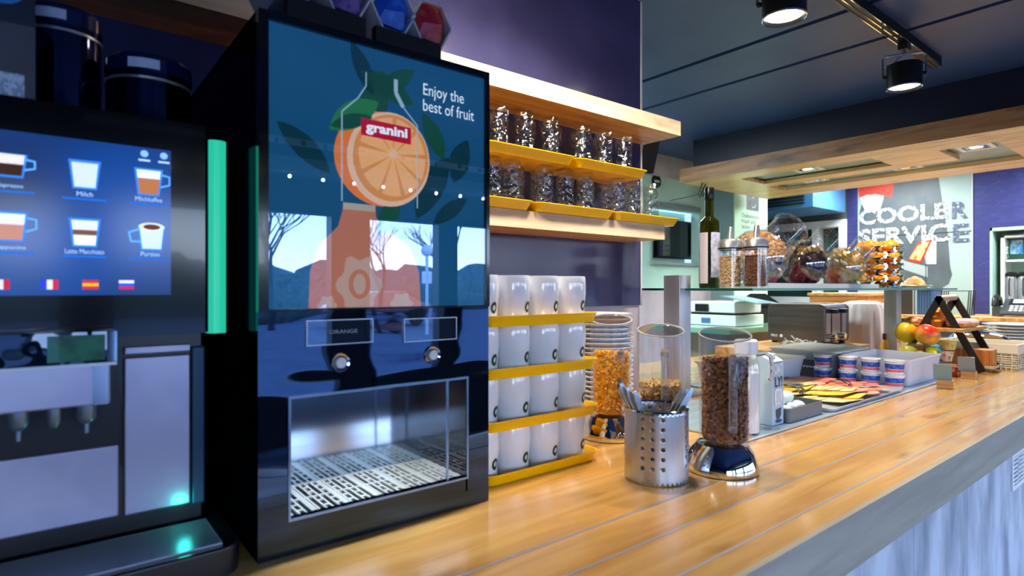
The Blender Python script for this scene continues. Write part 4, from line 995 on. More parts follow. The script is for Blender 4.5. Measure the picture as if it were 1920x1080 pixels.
HAM = mat('ham_pink', '#ecc3ae', .4, col2='#e0a090', nscale=18); SAL = mat('salami_orange', '#dc7248', .4, col2='#e89878', nscale=60); SAM = mat('salmon_red', '#dd5e44', .35, col2='#ec9880', nscale=30)
slices('cheese_slice', CHP, -.15, 8, .16, -.16, .066, sq=True, z0=.004)
slices('cheese_slice', CH, -.07, 9, .16, -.16, .07, sq=True, z0=.014)
slices('cheese_slice', CHP, -.01, 8, .16, -.12, .05, sq=True, z0=.022)
slices('ham_slice', HAM, .05, 9, .17, -.17, .060, z0=.016)
slices('salami_slice', SAL, .15, 10, .17, -.17, .045, z0=.016)
slices('smoked_slice', SAM, .235, 9, .17, -.16, .045, z0=.018)
t = thing('serving_tongs', 'steel serving tongs lying across the cheese slices on the platter', 'tongs', (2.36, 1.12, .995))
for s_ in (-1, 1):
    b = MB(); b.tube([(-.19, s_*.004-.10, .018), (-.08, s_*.012-.05, .012), (.0, s_*.012, .008), (.06, s_*.009+.03, .006)], .0035, 6); b.build('arm', mat('tongs_bronze', '#6d5f58', .25, 1), t, smooth=True)
MB().box(.05, .12, .015, .06, .0, .004, RZ(8)).build('grip_plate', CHROME, t)
t = thing('serving_tongs', 'second steel serving tongs on the salami at the right of the platter', 'tongs', (2.64, 1.05, .995))
for s_ in (-1, 1):
    b = MB(); b.tube([(-.12, s_*.004-.06, .016), (0, s_*.012, .010), (.07, s_*.009+.05, .006)], .0035, 6); b.build('arm', CHROME, t, smooth=True)
# yogurt cups
YW_ = mat('cup_white', '#e9edf6', .35); YB = mat('cup_blue', '#2746a8', .4, col2='#4a78cc', nscale=60, ramp=(.5, .62)); YR = mat('cup_red', '#c43050', .45, col2='#e07080', nscale=50)
y0c = None
for k, y in enumerate((1.281, 1.168, 1.07, .974)):
    for lev in (0, 1):
        lab = 'blue and red printed yogurt cup, %s of its pair, in the %s stack' % ('upper' if lev else 'lower', ('leftmost', 'second', 'third', 'rightmost')[k])
        if y0c is None:
            y0c = thing('yogurt_cup', lab, 'yogurt cup', (2.945, y, ZP), 0, 'yogurt cups in stacks of two')
            MB().lathe([(0, 0), (.031, 0), (.0325, .003), (.0385, .054), (.0405, .056), (.0405, .058), (0, .058)], 28).build('cup_body', YW_, y0c, smooth=True)
            MB().lathe([(.0337, .010), (.0352, .022)], 28).build('lower_band', YR, y0c, smooth=True)
            MB().lathe([(.0355, .024), (.0382, .046)], 28).build('upper_band', YB, y0c, smooth=True)
            MB().lathe([(0, .0605), (.040, .0605), (.0415, .059), (.0415, .055)], 28).build('foil_lid', mat('foil_lid', '#d9dbe6', .3, .3, col2='#e06070', nscale=14, ramp=(.58, .62)), y0c, smooth=True)
        else: dup(y0c, (2.945, y, ZP+lev*.0612), random.uniform(0, 6), lab)
# white tubs
TUB = mat('white_tub', '#d8dcea', .3)
def tub(x0, x1, y0, y1, z0, h, name, lab, lid=None, m=TUB, fl=.02):
    t = thing(name, lab, 'tub', ((x0+x1)/2, (y0+y1)/2, z0)); hx, hy = (x1-x0)/2, (y1-y0)/2
    vs = rr_ring(hx-fl, hy-fl, .02, 0)+rr_ring(hx-.004, hy-.004, .025, h-.004)+rr_ring(hx, hy, .027, h-.003)+rr_ring(hx, hy, .027, h)+rr_ring(hx-.008, hy-.008, .022, h)+rr_ring(hx-fl-.004, hy-fl-.004, .018, .004)
    b = MB(); b.add(vs, [(q*20+k, q*20+(k+1) % 20, (q+1)*20+(k+1) % 20, (q+1)*20+k) for q in range(5) for k in range(20)]+[tuple(reversed(range(20))), tuple(range(100, 120))])
    b.build('tub_body', m, t, smooth=True)
    if lid: MB().rbox(-hx-.004, hx+.004, -hy-.004, hy+.004, h+.0005, h+.010, .025).build('lid', lid, t, bevel=.003)
    return t
CRL = mat('cream_lid', '#e6dccb', .35)
tub(3.02, 3.45, .93, 1.24, ZP, .118, 'white_tub', 'open white plastic tub at the right end of the cooling plate')
tub(3.03, 3.45, 1.255, 1.60, ZP, .118, 'white_tub', 'closed white tub with a cream lid behind the left yogurt cups', CRL)
tub(2.35, 2.95, 1.36, 1.60, ZP, .095, 'white_tub', 'low white tub with a cream lid behind the cold cuts', CRL)
t = thing('name_card', 'small slate card with white writing standing before the white tub', 'sign', (2.93, 1.39, ZP)); t.rotation_euler = (0, 0, math.radians(-90))
t.location = (2.975, 1.37, ZP)
b = MB(); M = RX(-14); b.box(-.035, .035, -.002, .002, .0, .085, M); b.build('slate', mat('slate_dark', '#3a3c44', .5), t)
b = MB(); 
for k in range(8): b.box(-.024+k*.006, -.020+k*.006, -.003, -.002, .045+(k % 3)*.002, .054, M)
b.build('chalk_marks', mat('chalk', '#e8e8e8', .6), t)
# riser board, toaster, sachets
o = MB().rbox(3.50, 4.46, 1.62, 2.22, .9505, 1.012, .01).build('riser_board', wood('riser_oak', '#9a6a3c', '#c09058', '#d8b078', 'X', .4), None, bevel=.003); tag(o, 'thick oak riser board under the toaster', 'board')
TS = mat('toaster_side', '#77716e', .3, .85, col2='#6a6562', nscale=30, stretch=(1, .06, 1)); TF = mat('toaster_front', '#b6b8c6', .2, .9)
t = thing('toaster', 'large square grey steel toaster with four slots and two levers', 'toaster', (4.06, 1.756, 1.0125))
def rr2(y0, y1, z0, z1, r, x, n=5):
    return [(x, cy+r*math.cos(math.radians(a0+90*k/n)), cz+r*math.sin(math.radians(a0+90*k/n))) for cy, cz, a0 in ((y1-r, z1-r, 0), (y0+r, z1-r, 90), (y0+r, z0+r, 180), (y1-r, z0+r, 270)) for k in range(n+1)]
n = 24; vs = rr2(0, .39, .012, .28, .035, 0)+rr2(0, .39, .012, .28, .035, .035)
b = MB(); b.add(vs, [tuple(range(n)), tuple(reversed(range(n, 2*n)))]+[(k, n+k, n+(k+1) % n, (k+1) % n) for k in range(n)]); b.build('side_shell', TS, t, bevel=.004)
vs = rr2(.004, .386, .014, .276, .03, .0355)+rr2(.004, .386, .014, .276, .03, .355)
b = MB(); b.add(vs, [tuple(range(n)), tuple(reversed(range(n, 2*n)))]+[(k, n+k, n+(k+1) % n, (k+1) % n) for k in range(n)]); b.build('body', TF, t)
vs = rr2(0, .39, .012, .28, .035, .3555)+rr2(0, .39, .012, .28, .035, .39)
b = MB(); b.add(vs, [tuple(range(n)), tuple(reversed(range(n, 2*n)))]+[(k, n+k, n+(k+1) % n, (k+1) % n) for k in range(n)]); b.build('side_shell', TS, t, bevel=.004)
for xx in (.08, .15, .22, .29): MB().box(xx, xx+.03, .05, .34, .2765, .2785).build('slot', BLACK, t)
for xx in (.12, .27):
    MB().box(xx-.004, xx+.004, .001, .0035, .08, .24).build('lever_groove', BLACK, t)
    MB().box(xx-.028, xx+.028, -.035, .003, .215, .245).build('lever', BLACK, t, bevel=.004)
    MB().lathe([(0, .03), (.02, .03), (.022, .0), (0, 0)], 20, T(xx, .004, .055) @ RX(90)).build('knob', CHROME, t, smooth=True)
for (a, b_) in ((.02, .02), (.02, .34), (.34, .02), (.34, .34)): MB().box(a, a+.03, b_, b_+.03, 0, .014).build('foot', BLACK, t)
text('lettering', 'PRO', mat('toaster_print', '#d8d8da', .4), .365, .318, .042, .060, 'X', -.0008, t, bold=.02)
flat('round_mark', ell(.292, .051, .011, .011, 16), mat('toaster_print', '#d8d8da', .4), 'X', -.0008, t)
t = thing('sachet_bowl', 'clear bowl heaped with white paper sachets before the toaster', 'bowl', (3.72, 1.76, 1.0125))
MB().lathe([(0, .002), (.09, .002), (.13, .05), (.127, .05), (.088, .006), (0, .006)], 28).build('bowl', ACR, t, smooth=True)
b = MB()
for k in range(70):
    a = random.uniform(0, 6.28); r_ = .10*math.sqrt(random.random()); M = T(r_*math.cos(a), r_*math.sin(a), .015+.05*random.random()*(1.2-r_/.1)) @ Euler((random.uniform(-.9, .9), random.uniform(-.9, .9), random.uniform(0, 6))).to_matrix().to_4x4()
    b.box(-.035, .035, -.007, .007, -.002, .002, M)
b.build('sachets', mat('paper_sachet', '#dcd6c4', .6, col2='#c8c4bc', nscale=20), t)['kind'] = 'stuff'
# bread crate with cloth
t = thing('bread_crate', 'wide oak bread crate with a flat lid behind the toaster', 'crate', (4.95, 1.90, .9505))
WC = wood('crate_oak', '#9a5a20', '#c07e38', '#d29a54', 'Y', .45)
MB().box(0, .7, 0, .36, 0, .385).build('crate_box', WC, t, bevel=.004); MB().box(-.02, .72, -.02, .37, .386, .41).build('lid', W_UNDER, t, bevel=.004)
t = thing('cloth_bag', 'crumpled white cloth draped over a bread basket beside the toaster', 'cloth', (4.745, 1.775, .9505))
def fold(a, z): return 1+.07*math.sin(a*9+z*6)*(1-z/.36)+.03*math.sin(a*17)
q = MB().lathe([(0, .355), (.08, .352), (.13, .335), (.15, .29), (.158, .2), (.165, .08), (.17, .004), (.0, .004)], 72, wob=fold).build('draped_cloth', mat('white_cloth', '#ddd6d8', .8, sss=.1), t, smooth=True); q.data.polygons.foreach_set('use_smooth', [True]*len(q.data.polygons))
# side counter with mint glass top and printer
t = thing('side_cabinet', 'kitchen side cabinet with a mint glass top under the printer', 'cabinet', (0, 0, 0))
MB().box(3.95, 5.2, 2.40, 2.95, 0, 1.061).build('cabinet_body', mat('cabinet_beige', '#a8a090', .5), t); MB().box(3.85, 5.3, 2.32, 3.0, 1.062, 1.10).build('glass_top', mat('mint_glass_top', '#7cc0a4', .1, coat=.5), t)
t = thing('printer', 'white receipt printer with an open paper tray on the mint glass top', 'printer', (4.15, 2.45, 1.101))
MB().box(0, .42, 0, .42, 0, .085).build('lower_body', WHITEG, t, bevel=.006); MB().box(.02, .42, .02, .42, .10, .19).build('upper_body', WHITEG, t, bevel=.01); MB().box(.02, .40, .03, .41, .086, .10).build('paper_slot', BLACK, t)
MB().box(-.002, .06, .25, .36, .11, .17).build('screen', BLACK, t); MB().box(.05, .35, -.12, .2, .20, .206, RX(10)).build('paper_tray', mat('tray_grey_blue', '#6f97a6', .3), t)
MB().box(-.004, 0, .22, .30, .02, .06).build('sticker', mat('sticker_blue', '#4a6ea8', .4), t)
t = thing('dark_monitor', 'dark cone shaped screen stand on the mint top beside the pillar', 'monitor', (4.86, 2.66, 1.101))
MB().prism([(-.20, 0), (.20, 0), (.20, .03), (.06, .13), (-.06, .13), (-.20, .03)], -.02, .02, T(0, 0, .12) @ RZ(-52) @ RX(90)).build('screen_back', BLACK, t); MB().box(-.08, .08, -.08, .08, 0, .12).build('stand', BLACK, t)
# fruit bowl
t = thing('fruit_bowl', 'clear two tier glass bowl of fruit beside the far steel post', 'bowl', (3.62, 1.10, .9505))
MB().lathe([(0, 0), (.05, 0), (.05, .004), (.012, .01), (.012, .03), (.05, .04), (.10, .09), (.105, .115), (.102, .115), (.095, .092), (.045, .045), (0, .04)], 32).build('lower_bowl', ACR, t, smooth=True)
MB().lathe([(.012, .045), (.012, .125), (.05, .135), (.09, .16), (.088, .163), (.045, .14), (0, .138)], 32).build('upper_bowl', ACR, t, smooth=True)
def fruit(kind, loc, r, m, lab, rot=(0, 0, 0), pear=False, grp=None):
    t = thing(kind, lab, 'fruit', loc, 0, grp); t.rotation_euler = rot
    p = [(0, -.9), (.35, -.92), (.75, -.7), (1, -.15), (.95, .35), (.62, .75), (.25, .86), (0, .74)] if not pear else [(0, -.9), (.5, -.85), (.9, -.4), (.95, 0), (.72, .5), (.45, .9), (.3, 1.15), (0, 1.25)]
    q = MB().lathe([(a*r, b*r) for a, b in p], 20).build('flesh', m, t, smooth=True); q.data.polygons.foreach_set('use_smooth', [True]*len(q.data.polygons))
    MB().tube([(0, 0, r*(.74 if not pear else 1.2)), (.004, 0, r*(1.1 if not pear else 1.5))], .002, 5).build('stem', mat('stem_brown', '#4a3420', .7), t)
AP = mat('apple_red_yellow', '#e0361c', .3, col2='#f2b040', nscale=9, ramp=(.45, .62)); APY = mat('apple_yellow', '#e8b418', .3, col2='#c8b820', nscale=8); PR = mat('pear_green', '#a8a43c', .35, col2='#c8b850', nscale=8); LM = mat('lemon_yellow', '#f0e000', .35)
fruit('apple', (3.62, 1.045, 1.155), .058, AP, 'large red and yellow apple on top of the fruit bowl', (.5, .3, 0))
fruit('apple', (3.66, 1.155, 1.160), .056, APY, 'yellow apple on top of the fruit bowl, beside the steel post', (.2, -.4, 1))
fruit('pear', (3.585, 1.125, 1.055), .045, PR, 'green pear lying at the left in the lower fruit bowl', (1.4, 0, .6), True)
fruit('pear', (3.575, 1.065, 1.035), .040, PR, 'green pear lying at the front in the lower fruit bowl', (1.5, 0, 2.4), True)
fruit('lemon', (3.60, 1.020, 1.066), .028, LM, 'bright yellow lemon at the right in the lower fruit bowl', (1.3, 0, .3))
# A-frame stand
t = thing('a_frame_stand', 'black steel A-frame stand with an oak shelf holding pastries', 'display stand', (0, 0, 0))
BR = mat('dark_bronze', '#1c1715', .4)
for xx in (3.82, 4.10):
    for yf in (.86, 1.24):
        b = MB(); dy = yf-1.05; dz = -.40; d = Vector((0, dy, dz)).normalized(); n_ = Vector((0, -d.z, d.y))*.017
        a = Vector((xx, 1.05-.006*(1 if dy > 0 else -1), 1.352)); e = Vector((xx, yf, .959))
        vs = [a-n_, a+n_, e+n_, e-n_]; vs = [(v.x, v.y, v.z) for v in vs]+[(v.x+.012, v.y, v.z) for v in vs]
        b.add(vs, [(0, 1, 2, 3), (7, 6, 5, 4), (0, 4, 5, 1), (1, 5, 6, 2), (2, 6, 7, 3), (3, 7, 4, 0)]); b.build('leg', BR, t)
MB().tube([(3.82, 1.05, 1.345), (4.11, 1.05, 1.345)], .016, 12).build('top_bar', W_SHELF, t, smooth=True)
MB().box(3.77, 4.22, .93, 1.22, 1.165, 1.183).build('upper_board', W_UNDER, t, bevel=.002)
MB().box(3.90, 4.02, .83, 1.22, .972, .986).build('lower_board', W_SHELF, t, bevel=.002)
ZB = 1.1835
def donut(loc, R, r, m1, m2, kind, lab, grp=None):
    t = thing(kind, lab, kind.replace('_', ' '), loc, 0, grp)
    MB().lathe([(R+r*math.cos(2*PI*k/12), r*1.0+r*math.sin(2*PI*k/12)) for k in range(13)], 28).build('dough', m1, t, smooth=True)
    MB().lathe([(R+r*1.06*math.cos(a), r*1.05+r*1.03*math.sin(a)) for a in [math.radians(v) for v in range(5, 176, 17)]], 28).build('icing', m2, t, smooth=True)
DG = mat('dough_gold', '#d9933c', .5, col2='#e8b468', nscale=20)
donut((3.90, .985, ZB), .035, .022, DG, mat('pink_icing', '#eaa8b4', .35), 'donut', 'pink iced donut on the near part of the A-frame shelf')
donut((4.02, .975, ZB), .035, .022, DG, mat('pale_pink_icing', '#f0c8cc', .35), 'donut', 'paler pink iced donut behind the first one on the shelf')
for (x, y, lab) in ((3.86, 1.175, 'seeded bun at the left end of the A-frame shelf'), (3.98, 1.165, 'seeded bun behind the other bun on the A-frame shelf')):
    t = thing('seeded_bun', lab, 'bun', (x, y, ZB)); MB().lathe([(0, 0), (.04, 0), (.05, .008), (.05, .02), (0, .02)], 24).build('bun_base', DG, t, smooth=True); MB().lathe([(0, .056), (.025, .053), (.044, .042), (.052, .024), (.050, .0205), (0, .0205)], 24).build('bun_top', mat('bun_glaze', '#b85a24', .35, col2='#e8c8a0', nscale=120, ramp=(.56, .62)), t, smooth=True)
for (x, y, z, lab) in ((3.87, 1.075, 0, 'orange muffin on the A-frame shelf, nearest of three'), (3.97, 1.07, 0, 'orange muffin on the A-frame shelf, behind the nearest'), (3.91, 1.08, .05, 'orange muffin stacked on top of the others')):
    t = thing('muffin', lab, 'muffin', (x, y, ZB+z)); MB().lathe([(0, 0), (.03, 0), (.038, .032), (0, .032)], 20, wob=lambda a, z: 1+.03*math.sin(a*14)).build('paper_case', mat('muffin_paper', '#c86a10', .6), t, smooth=True); MB().lathe([(0, .058), (.022, .055), (.038, .042), (.042, .033), (0, .033)], 20).build('muffin_top', mat('muffin_orange', '#e8860c', .55, col2='#f0a030', nscale=40), t, smooth=True)
# crate under the stand
t = thing('bread_box', 'small slatted brown wooden box standing under the A-frame shelf', 'box', (3.862, .865, .9865))
b = MB(); 
t.location = (3.90, .84, .9865)
MB().box(0, .115, 0, .37, 0, .084).build('box_body', wood('striped_box', '#7a3c10', '#b86c28', '#d8944c', 'Z', .45, scale=2.2), t, bevel=.003)
# wrapped snacks beside fruit
for k, (x, y, z, c1, c2, lab) in enumerate(((3.70, .97, 0, '#c83040', '#f0d0a0', 'red wrapped snack cup beside the fruit bowl, on the counter'), (3.74, 1.0, .062, '#d8e0c8', '#e06040', 'clear cup of cut fruit stacked beside the fruit bowl, lower'), (3.735, .985, .124, '#e8c070', '#90b860', 'clear cup of cut fruit on top of the snack stack'), (3.62, .93, 0, '#8a2840', '#e8a060', 'dark red wrapped snack beside the open white tub'), (3.70, .90, 0, '#d87830', '#803020', 'orange wrapped snack beside the leg of the A-frame'))):
    t = thing('snack_cup', lab, 'snack cup', (x, y, .9505+z)); MB().lathe([(0, 0), (.03, 0), (.04, .045), (.042, .05), (0, .052)], 20).build('cup', mat('snack%d' % k, c1, .25, col2=c2, nscale=35, ramp=(.48, .54), coat=.5), t, smooth=True); MB().lathe([(.042, .0525), (.043, .055), (.03, .0605), (0, .061)], 20).build('lid', ACR, t, smooth=True)
t = thing('snack_cup', 'teal wrapped snack beside the A-frame leg under the shelf', 'snack cup', (3.76, .95, 1.075)); 
t.location = (3.735, 1.045, .9505); MB().lathe([(0, 0), (.03, 0), (.038, .14), (0, .15)], 20).build('cup', mat('teal_wrap', '#2a8a9a', .25, coat=.5, col2='#80c8d0', nscale=30), t, smooth=True)
# block sign holders
for (x, y, rz, c, lab) in ((3.16, .845, .2, '#7a9aa4', 'oak block holding a grey blue card, nearest the white tub'), (3.585, .86, .1, '#8a9aa0', 'oak block holding a grey card beside the A-frame leg')):
    t = thing('card_holder', lab, 'card holder', (x, y, .9505), rz); MB().box(-.022, .022, -.03, .03, 0, .036).build('block', wood('block_oak', '#a07040', '#c89860', '#dcb484', 'Y', .5), t, bevel=.002)
    MB().box(-.001, .001, -.034, .034, 0, .075, T(-.004, .008, .0365) @ RY(-16)).build('card', mat('card_'+c[1:], c, .3), t)
# basket
t = thing('wicker_basket', 'white wicker basket with a cream cloth liner at the right of the counter', 'basket', (4.135, .78, .9505))
WK = mat('wicker_cream', '#d9cfb4', .6); bw, bd, bh_ = .34, .37, .14
b = MB()
for s0, s1, axis in ((0, bd, 'y0'), (0, bd, 'y1'), (0, bw, 'x0'), (0, bw, 'x1')):
    n = 16
    for k in range(n+1):
        q = s0+(s1-s0)*k/n; x_, y_ = {'y0': (0, q), 'y1': (bw, q), 'x0': (q, 0), 'x1': (q, bd)}[axis]
        b.tube([(x_, y_, 0), (x_+.004*(-1)**k, y_+.004*(-1)**k, .05), (x_, y_, .10)], .0035, 5)
b.build('wicker_stakes', WK, t)
b = MB()
for z in (.012, .024, .036, .048, .060, .072, .084, .096): b.tube([(0, 0, z), (bw, 0, z), (bw, bd, z), (0, bd, z)], .004, 5, closed=True)
b.build('wicker_rows', WK, t)
MB().box(.006, bw-.006, .006, bd-.006, .0, .01).build('bottom', WK, t)
b = MB(); b.box(-.007, 0.004, -.007, bd+.007, .088, bh_); b.box(bw-.004, bw+.007, -.007, bd+.007, .088, bh_); b.box(.004, bw-.004, -.007, .004, .088, bh_); b.box(.004, bw-.004, bd-.004, bd+.007, .088, bh_); b.box(.004, bw-.004, .004, bd-.004, .085, .09)
b.build('cloth_liner', mat('cream_liner', '#e6dcc8', .8), t, bevel=.004)
# ================================================================== FAR WALL PANEL, NICHE AND BACK COUNTER
XP = 7.579
PG = mat('panel_pale', '#9db2b0', .4); PW2 = mat('panel_white', '#dfe8e8', .4); PD = mat('apron_grey', '#4c555c', .45, col2='#566068', nscale=4); PRD = mat('bow_red', '#d8402a', .45); PPB = mat('panel_blue', '#33408c', .4)
wp = thing('wall_poster', 'large wall panel printed with a waiter in a dark apron and white lettering', 'poster', (0, 0, 0))
def XX(*pts): return [onX(px, py, XP) for px, py in pts]
pa = onX(1609, 400, XP)[0]; pb = onX(1823, 400, XP)[0]; zb_ = onX(1760, 590, XP)[1]
ztop = 2.66
MB().box(XP-.010, XP, pb, pa, zb_, ztop).build('panel', PG, wp)
XL = XP-.0105
def pf(pts, m, k, nm='print'): 
    flat(nm, XX(*pts), m, 'X', XL-.0012*k, wp, .0011)
pf([(1640, 356), (1640, 300), (1755, 300), (1768, 380), (1778, 440), (1782, 500), (1786, 515), (1780, 532), (1765, 541), (1745, 539), (1732, 528), (1700, 530), (1640, 520), (1612, 480), (1612, 400), (1625, 350)], PD, 0, 'apron_print')
pf([(1612, 358), (1662, 350), (1655, 380), (1650, 395), (1625, 400), (1616, 380)], PW2, 1, 'shirt_print')
pf([(1610, 350), (1612, 371), (1628, 365), (1634, 366), (1640, 364), (1673, 370), (1677, 345), (1640, 343), (1634, 348), (1625, 345)], PRD, 2, 'bow_tie_print')
pf([(1732, 440), (1756, 442), (1756, 495), (1736, 495)], PW2, 1, 'sleeve_print')
pf([(1610, 445), (1680, 500), (1740, 520), (1740, 500), (1700, 490)], mat('apron_light', '#9aa6a8', .5), 1, 'apron_fold_print')
pf([(1722, 454), (1749, 449), (1728, 494), (1702, 489)], mat('tray_red', '#c02c20', .45), 3, 'snack_tray_print')
pf([(1724, 457), (1744, 453), (1726, 489), (1706, 485)], mat('tray_food', '#e8cf80', .5, col2='#8a7a30', nscale=18, ramp=(.5, .6)), 4, 'snack_print')
DT = bpy.data.materials.new('worn_white_letters'); DT.use_nodes = True; t_ = DT.node_tree; p_ = t_.nodes['Principled BSDF']
tc_ = t_.nodes.new('ShaderNodeTexCoord'); n_ = t_.nodes.new('ShaderNodeTexNoise'); n_.inputs['Scale'].default_value = 48; n_.inputs['Detail'].default_value = 6
r_ = t_.nodes.new('ShaderNodeValToRGB'); r_.color_ramp.interpolation = 'CONSTANT'; r_.color_ramp.elements[0].color = lin('#5a636a'); r_.color_ramp.elements[1].color = lin('#e6eeee'); r_.color_ramp.elements[1].position = .475
t_.links.new(tc_.outputs['Object'], n_.inputs[0]); t_.links.new(n_.outputs[0], r_.inputs[0]); t_.links.new(r_.outputs[0], p_.inputs['Base Color'])
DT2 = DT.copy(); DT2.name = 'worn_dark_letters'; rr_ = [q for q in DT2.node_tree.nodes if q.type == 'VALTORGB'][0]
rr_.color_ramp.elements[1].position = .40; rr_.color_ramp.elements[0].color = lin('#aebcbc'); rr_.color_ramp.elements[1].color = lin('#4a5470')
def yx(px): return onX(px, 430, XP)[0]
text('lettering', 'COOLE', DT, yx(1612), yx(1778), 2.145, 2.325, 'X', XL-.008, wp, bold=.03)
text('lettering', 'R', DT2, yx(1786), yx(1816), 2.135, 2.318, 'X', XL-.008, wp, bold=.03)
text('lettering', 'SERVIC', DT, yx(1612), yx(1782), 1.90, 2.095, 'X', XL-.008, wp, bold=.03)
text('lettering', 'E', DT2, yx(1788), yx(1818), 1.885, 2.08, 'X', XL-.008, wp, bold=.03)
b = MB(); b.box(XL-.009, XL+.01, pb, pa, 1.998, 2.002); yq = yx(1737); b.box(XL-.009, XL+.01, yq-.0015, yq+.0015, zb_, 2.0); b.build('panel_joint', mat('joint_dark', '#39414a', .5), wp)
struct(MB().box(7.565, 7.579, pb-.006, pb, 1.0, 2.7).build('trim_5', WHITEG))
# navy wall scratches
b = MB()
for k in range(46):
    y = random.uniform(.6, pb-.03); z = random.uniform(1.3, 2.7); L = random.uniform(.03, .16)
    b.add([(7.5795, y, z), (7.5795, y-L, z+L*.55), (7.5795, y-L, z+L*.55+.003), (7.5795, y, z+.003)], [(0, 1, 2, 3)])
struct(b.build('trim_6', mat('pale_vein', '#5a60a8', .4)))
# niche with shelves
nb = thing('niche_shelves', 'white open shelving built into the navy wall niche at the far right', 'shelving', (0, 0, 0))
b = MB(); b.box(7.58, 7.95, ny1-.02, ny1, 1.0, nz1); b.box(7.58, 7.95, ny0, ny0+.02, 1.0, nz1); b.box(7.94, 7.96, ny0, ny1, 1.0, nz1); b.box(7.58, 7.95, ny0, ny1, nz1-.03, nz1); b.build('frame', MINT, nb)
b = MB(); b.box(7.66, 7.94, ny1-.10, ny1-.07, 1.0, nz1-.08); b.box(7.66, 7.94, ny0+.02, ny1-.07, nz1-.10, nz1-.08); b.build('inner_case', WHITEG, nb)
zsh = onX(1900, 487, 7.7)[1]
MB().box(7.68, 7.94, ny0+.02, ny1-.11, zsh-.02, zsh).build('shelf', WHITEG, nb)
yc = onX(1901, 460, 7.75)[0]
t = thing('product_box', 'dark box with a blue picture standing on the upper shelf of the niche', 'box', (7.76, yc-.09, zsh+.0005))
MB().box(0, .06, 0, .18, 0, .22).build('carton', mat('box_green', '#1f4438', .4), t); MB().box(-.002, 0, .02, .12, .06, .20).build('picture', mat('box_picture', '#2d6fa8', .4, col2='#8ec0dc', nscale=18), t); MB().box(-.002, 0, .135, .165, .02, .20).build('side_print', mat('box_print', '#c8e0c0', .4, col2='#1f4438', nscale=50, ramp=(.5, .52)), t)
for k, (px, lab) in enumerate(((1895, 'left tall steel coffee urn with a black lid in the wall niche'), (1921, 'right tall steel coffee urn with a black lid in the wall niche'))):
    yc = onX(px, 520, 7.72)[0]
    t = thing('coffee_urn', lab, 'urn', (7.74, yc, 1.14), 0); MB().lathe([(0, 0), (.058, 0), (.058, .36), (.05, .385), (0, .385)], 28).build('tank', STEEL, t, smooth=True)
    MB().lathe([(0, .386), (.066, .386), (.068, .395), (.04, .42), (0, .425)], 28).build('lid', BLACK, t, smooth=True); MB().box(-.09, -.059, -.012, .012, .03, .08).build('tap', BLACK, t); MB().tube([(-.058, 0, .36), (-.085, 0, .34), (-.085, 0, .20), (-.058, 0, .18)], .006).build('handle', BLACK, t)
MB().box(7.60, 7.94, ny0+.02, ny1-.02, 1.10, 1.139).build('lower_shelf', WHITEG, nb)
# back counter
t = thing('back_counter', 'oak topped back counter along the far lettered wall', 'counter', (0, 0, 0))
MB().box(6.82, 7.55, -.6, 2.75, 0, 1.09).build('cabinet_body', mat('cabinet_dark', '#3a4044', .5), t); MB().box(6.78, 7.56, -.6, 2.80, 1.092, 1.13).build('top', W_UNDER, t, bevel=.003)
ph = onX(1860, 590, 7.0)[0]
t = thing('desk_phone', 'grey desk phone with a lit display and handset on the back counter', 'phone', (7.0, ph-.30, 1.1305))
M = T(0, 0, .01) @ RY(-32)
MB().box(0, .25, 0, .24, 0, .03, M).build('base', mat('phone_grey', '#3b4046', .4), t, bevel=.004); MB().box(.15, .24, .03, .20, .0305, .036, M).build('display_frame', BLACK, t); MB().box(.165, .225, .06, .17, .0365, .039, M).build('display', mat('phone_lcd', '#a8c8f0', .3, emit='#a8c8f0', es=.5), t)
for r_i in range(3):
    for c_i in range(4): MB().box(.03+r_i*.035, .05+r_i*.035, .05+c_i*.035, .075+c_i*.035, .0305, .037, M).build('key', mat('phone_keys', '#c8ccd2', .4), t)
b = MB(); b.tube([(.02, .285, .10), (.04, .285, .16), (.10, .285, .185), (.18, .285, .17), (.22, .285, .11)], .026, 10); b.build('handset', mat('phone_black', '#17191d', .3), t, smooth=True)
MB().box(.04, .2, .25, .31, 0, .09).build('cradle', mat('phone_grey', '#3b4046', .4), t)
# letter rack, blue bin, dark board on the back counter
y = onX(1790, 560, 6.95)[0]
t = thing('wire_rack', 'black wire document rack on the back counter', 'rack', (6.95, y-.1, 1.1305))
b = MB()
for k in range(4): b.tube([(k*.07, 0, 0), (k*.07+.06, 0, .24), (k*.07+.06, .22, .24), (k*.07, .22, 0)], .006, 6)
b.tube([(0, 0, .004), (.25, 0, .004)], .006, 6); b.tube([(0, .22, .004), (.25, .22, .004)], .006, 6); b.build('wires', BLACK, t)
ya, yb_ = onX(1722, 560, 6.95)[0], onX(1752, 560, 6.95)[0]
t = thing('blue_bin', 'blue ribbed plastic bin on the back counter beside the dark board', 'bin', (6.9, yb_, 1.1305)); L_ = ya-yb_
b = MB(); b.box(0, .3, 0, L_, 0, .25)
for k in range(6): b.box(-.01, 0, L_*k/6+.004, L_*k/6+.012, .01, .24)
b.build('bin_body', mat('bin_blue', '#3c5f8c', .4), t); MB().box(-.02, .31, -.01, L_+.01, .251, .27).build('rim', mat('bin_blue', '#3c5f8c', .4), t)
ya2 = onX(1697, 560, 6.9)[0]
t = thing('dark_board', 'dark brown board leaning beside the blue bin on the back counter', 'board', (6.88, ya+.015, 1.1305)); MB().box(0, .03, 0, ya2-ya+.02, 0, .26).build('panel', mat('board_dark', '#2c2622', .5), t); MB().box(-.006, 0, 0, .012, 0, .26).build('edge', STEEL, t)
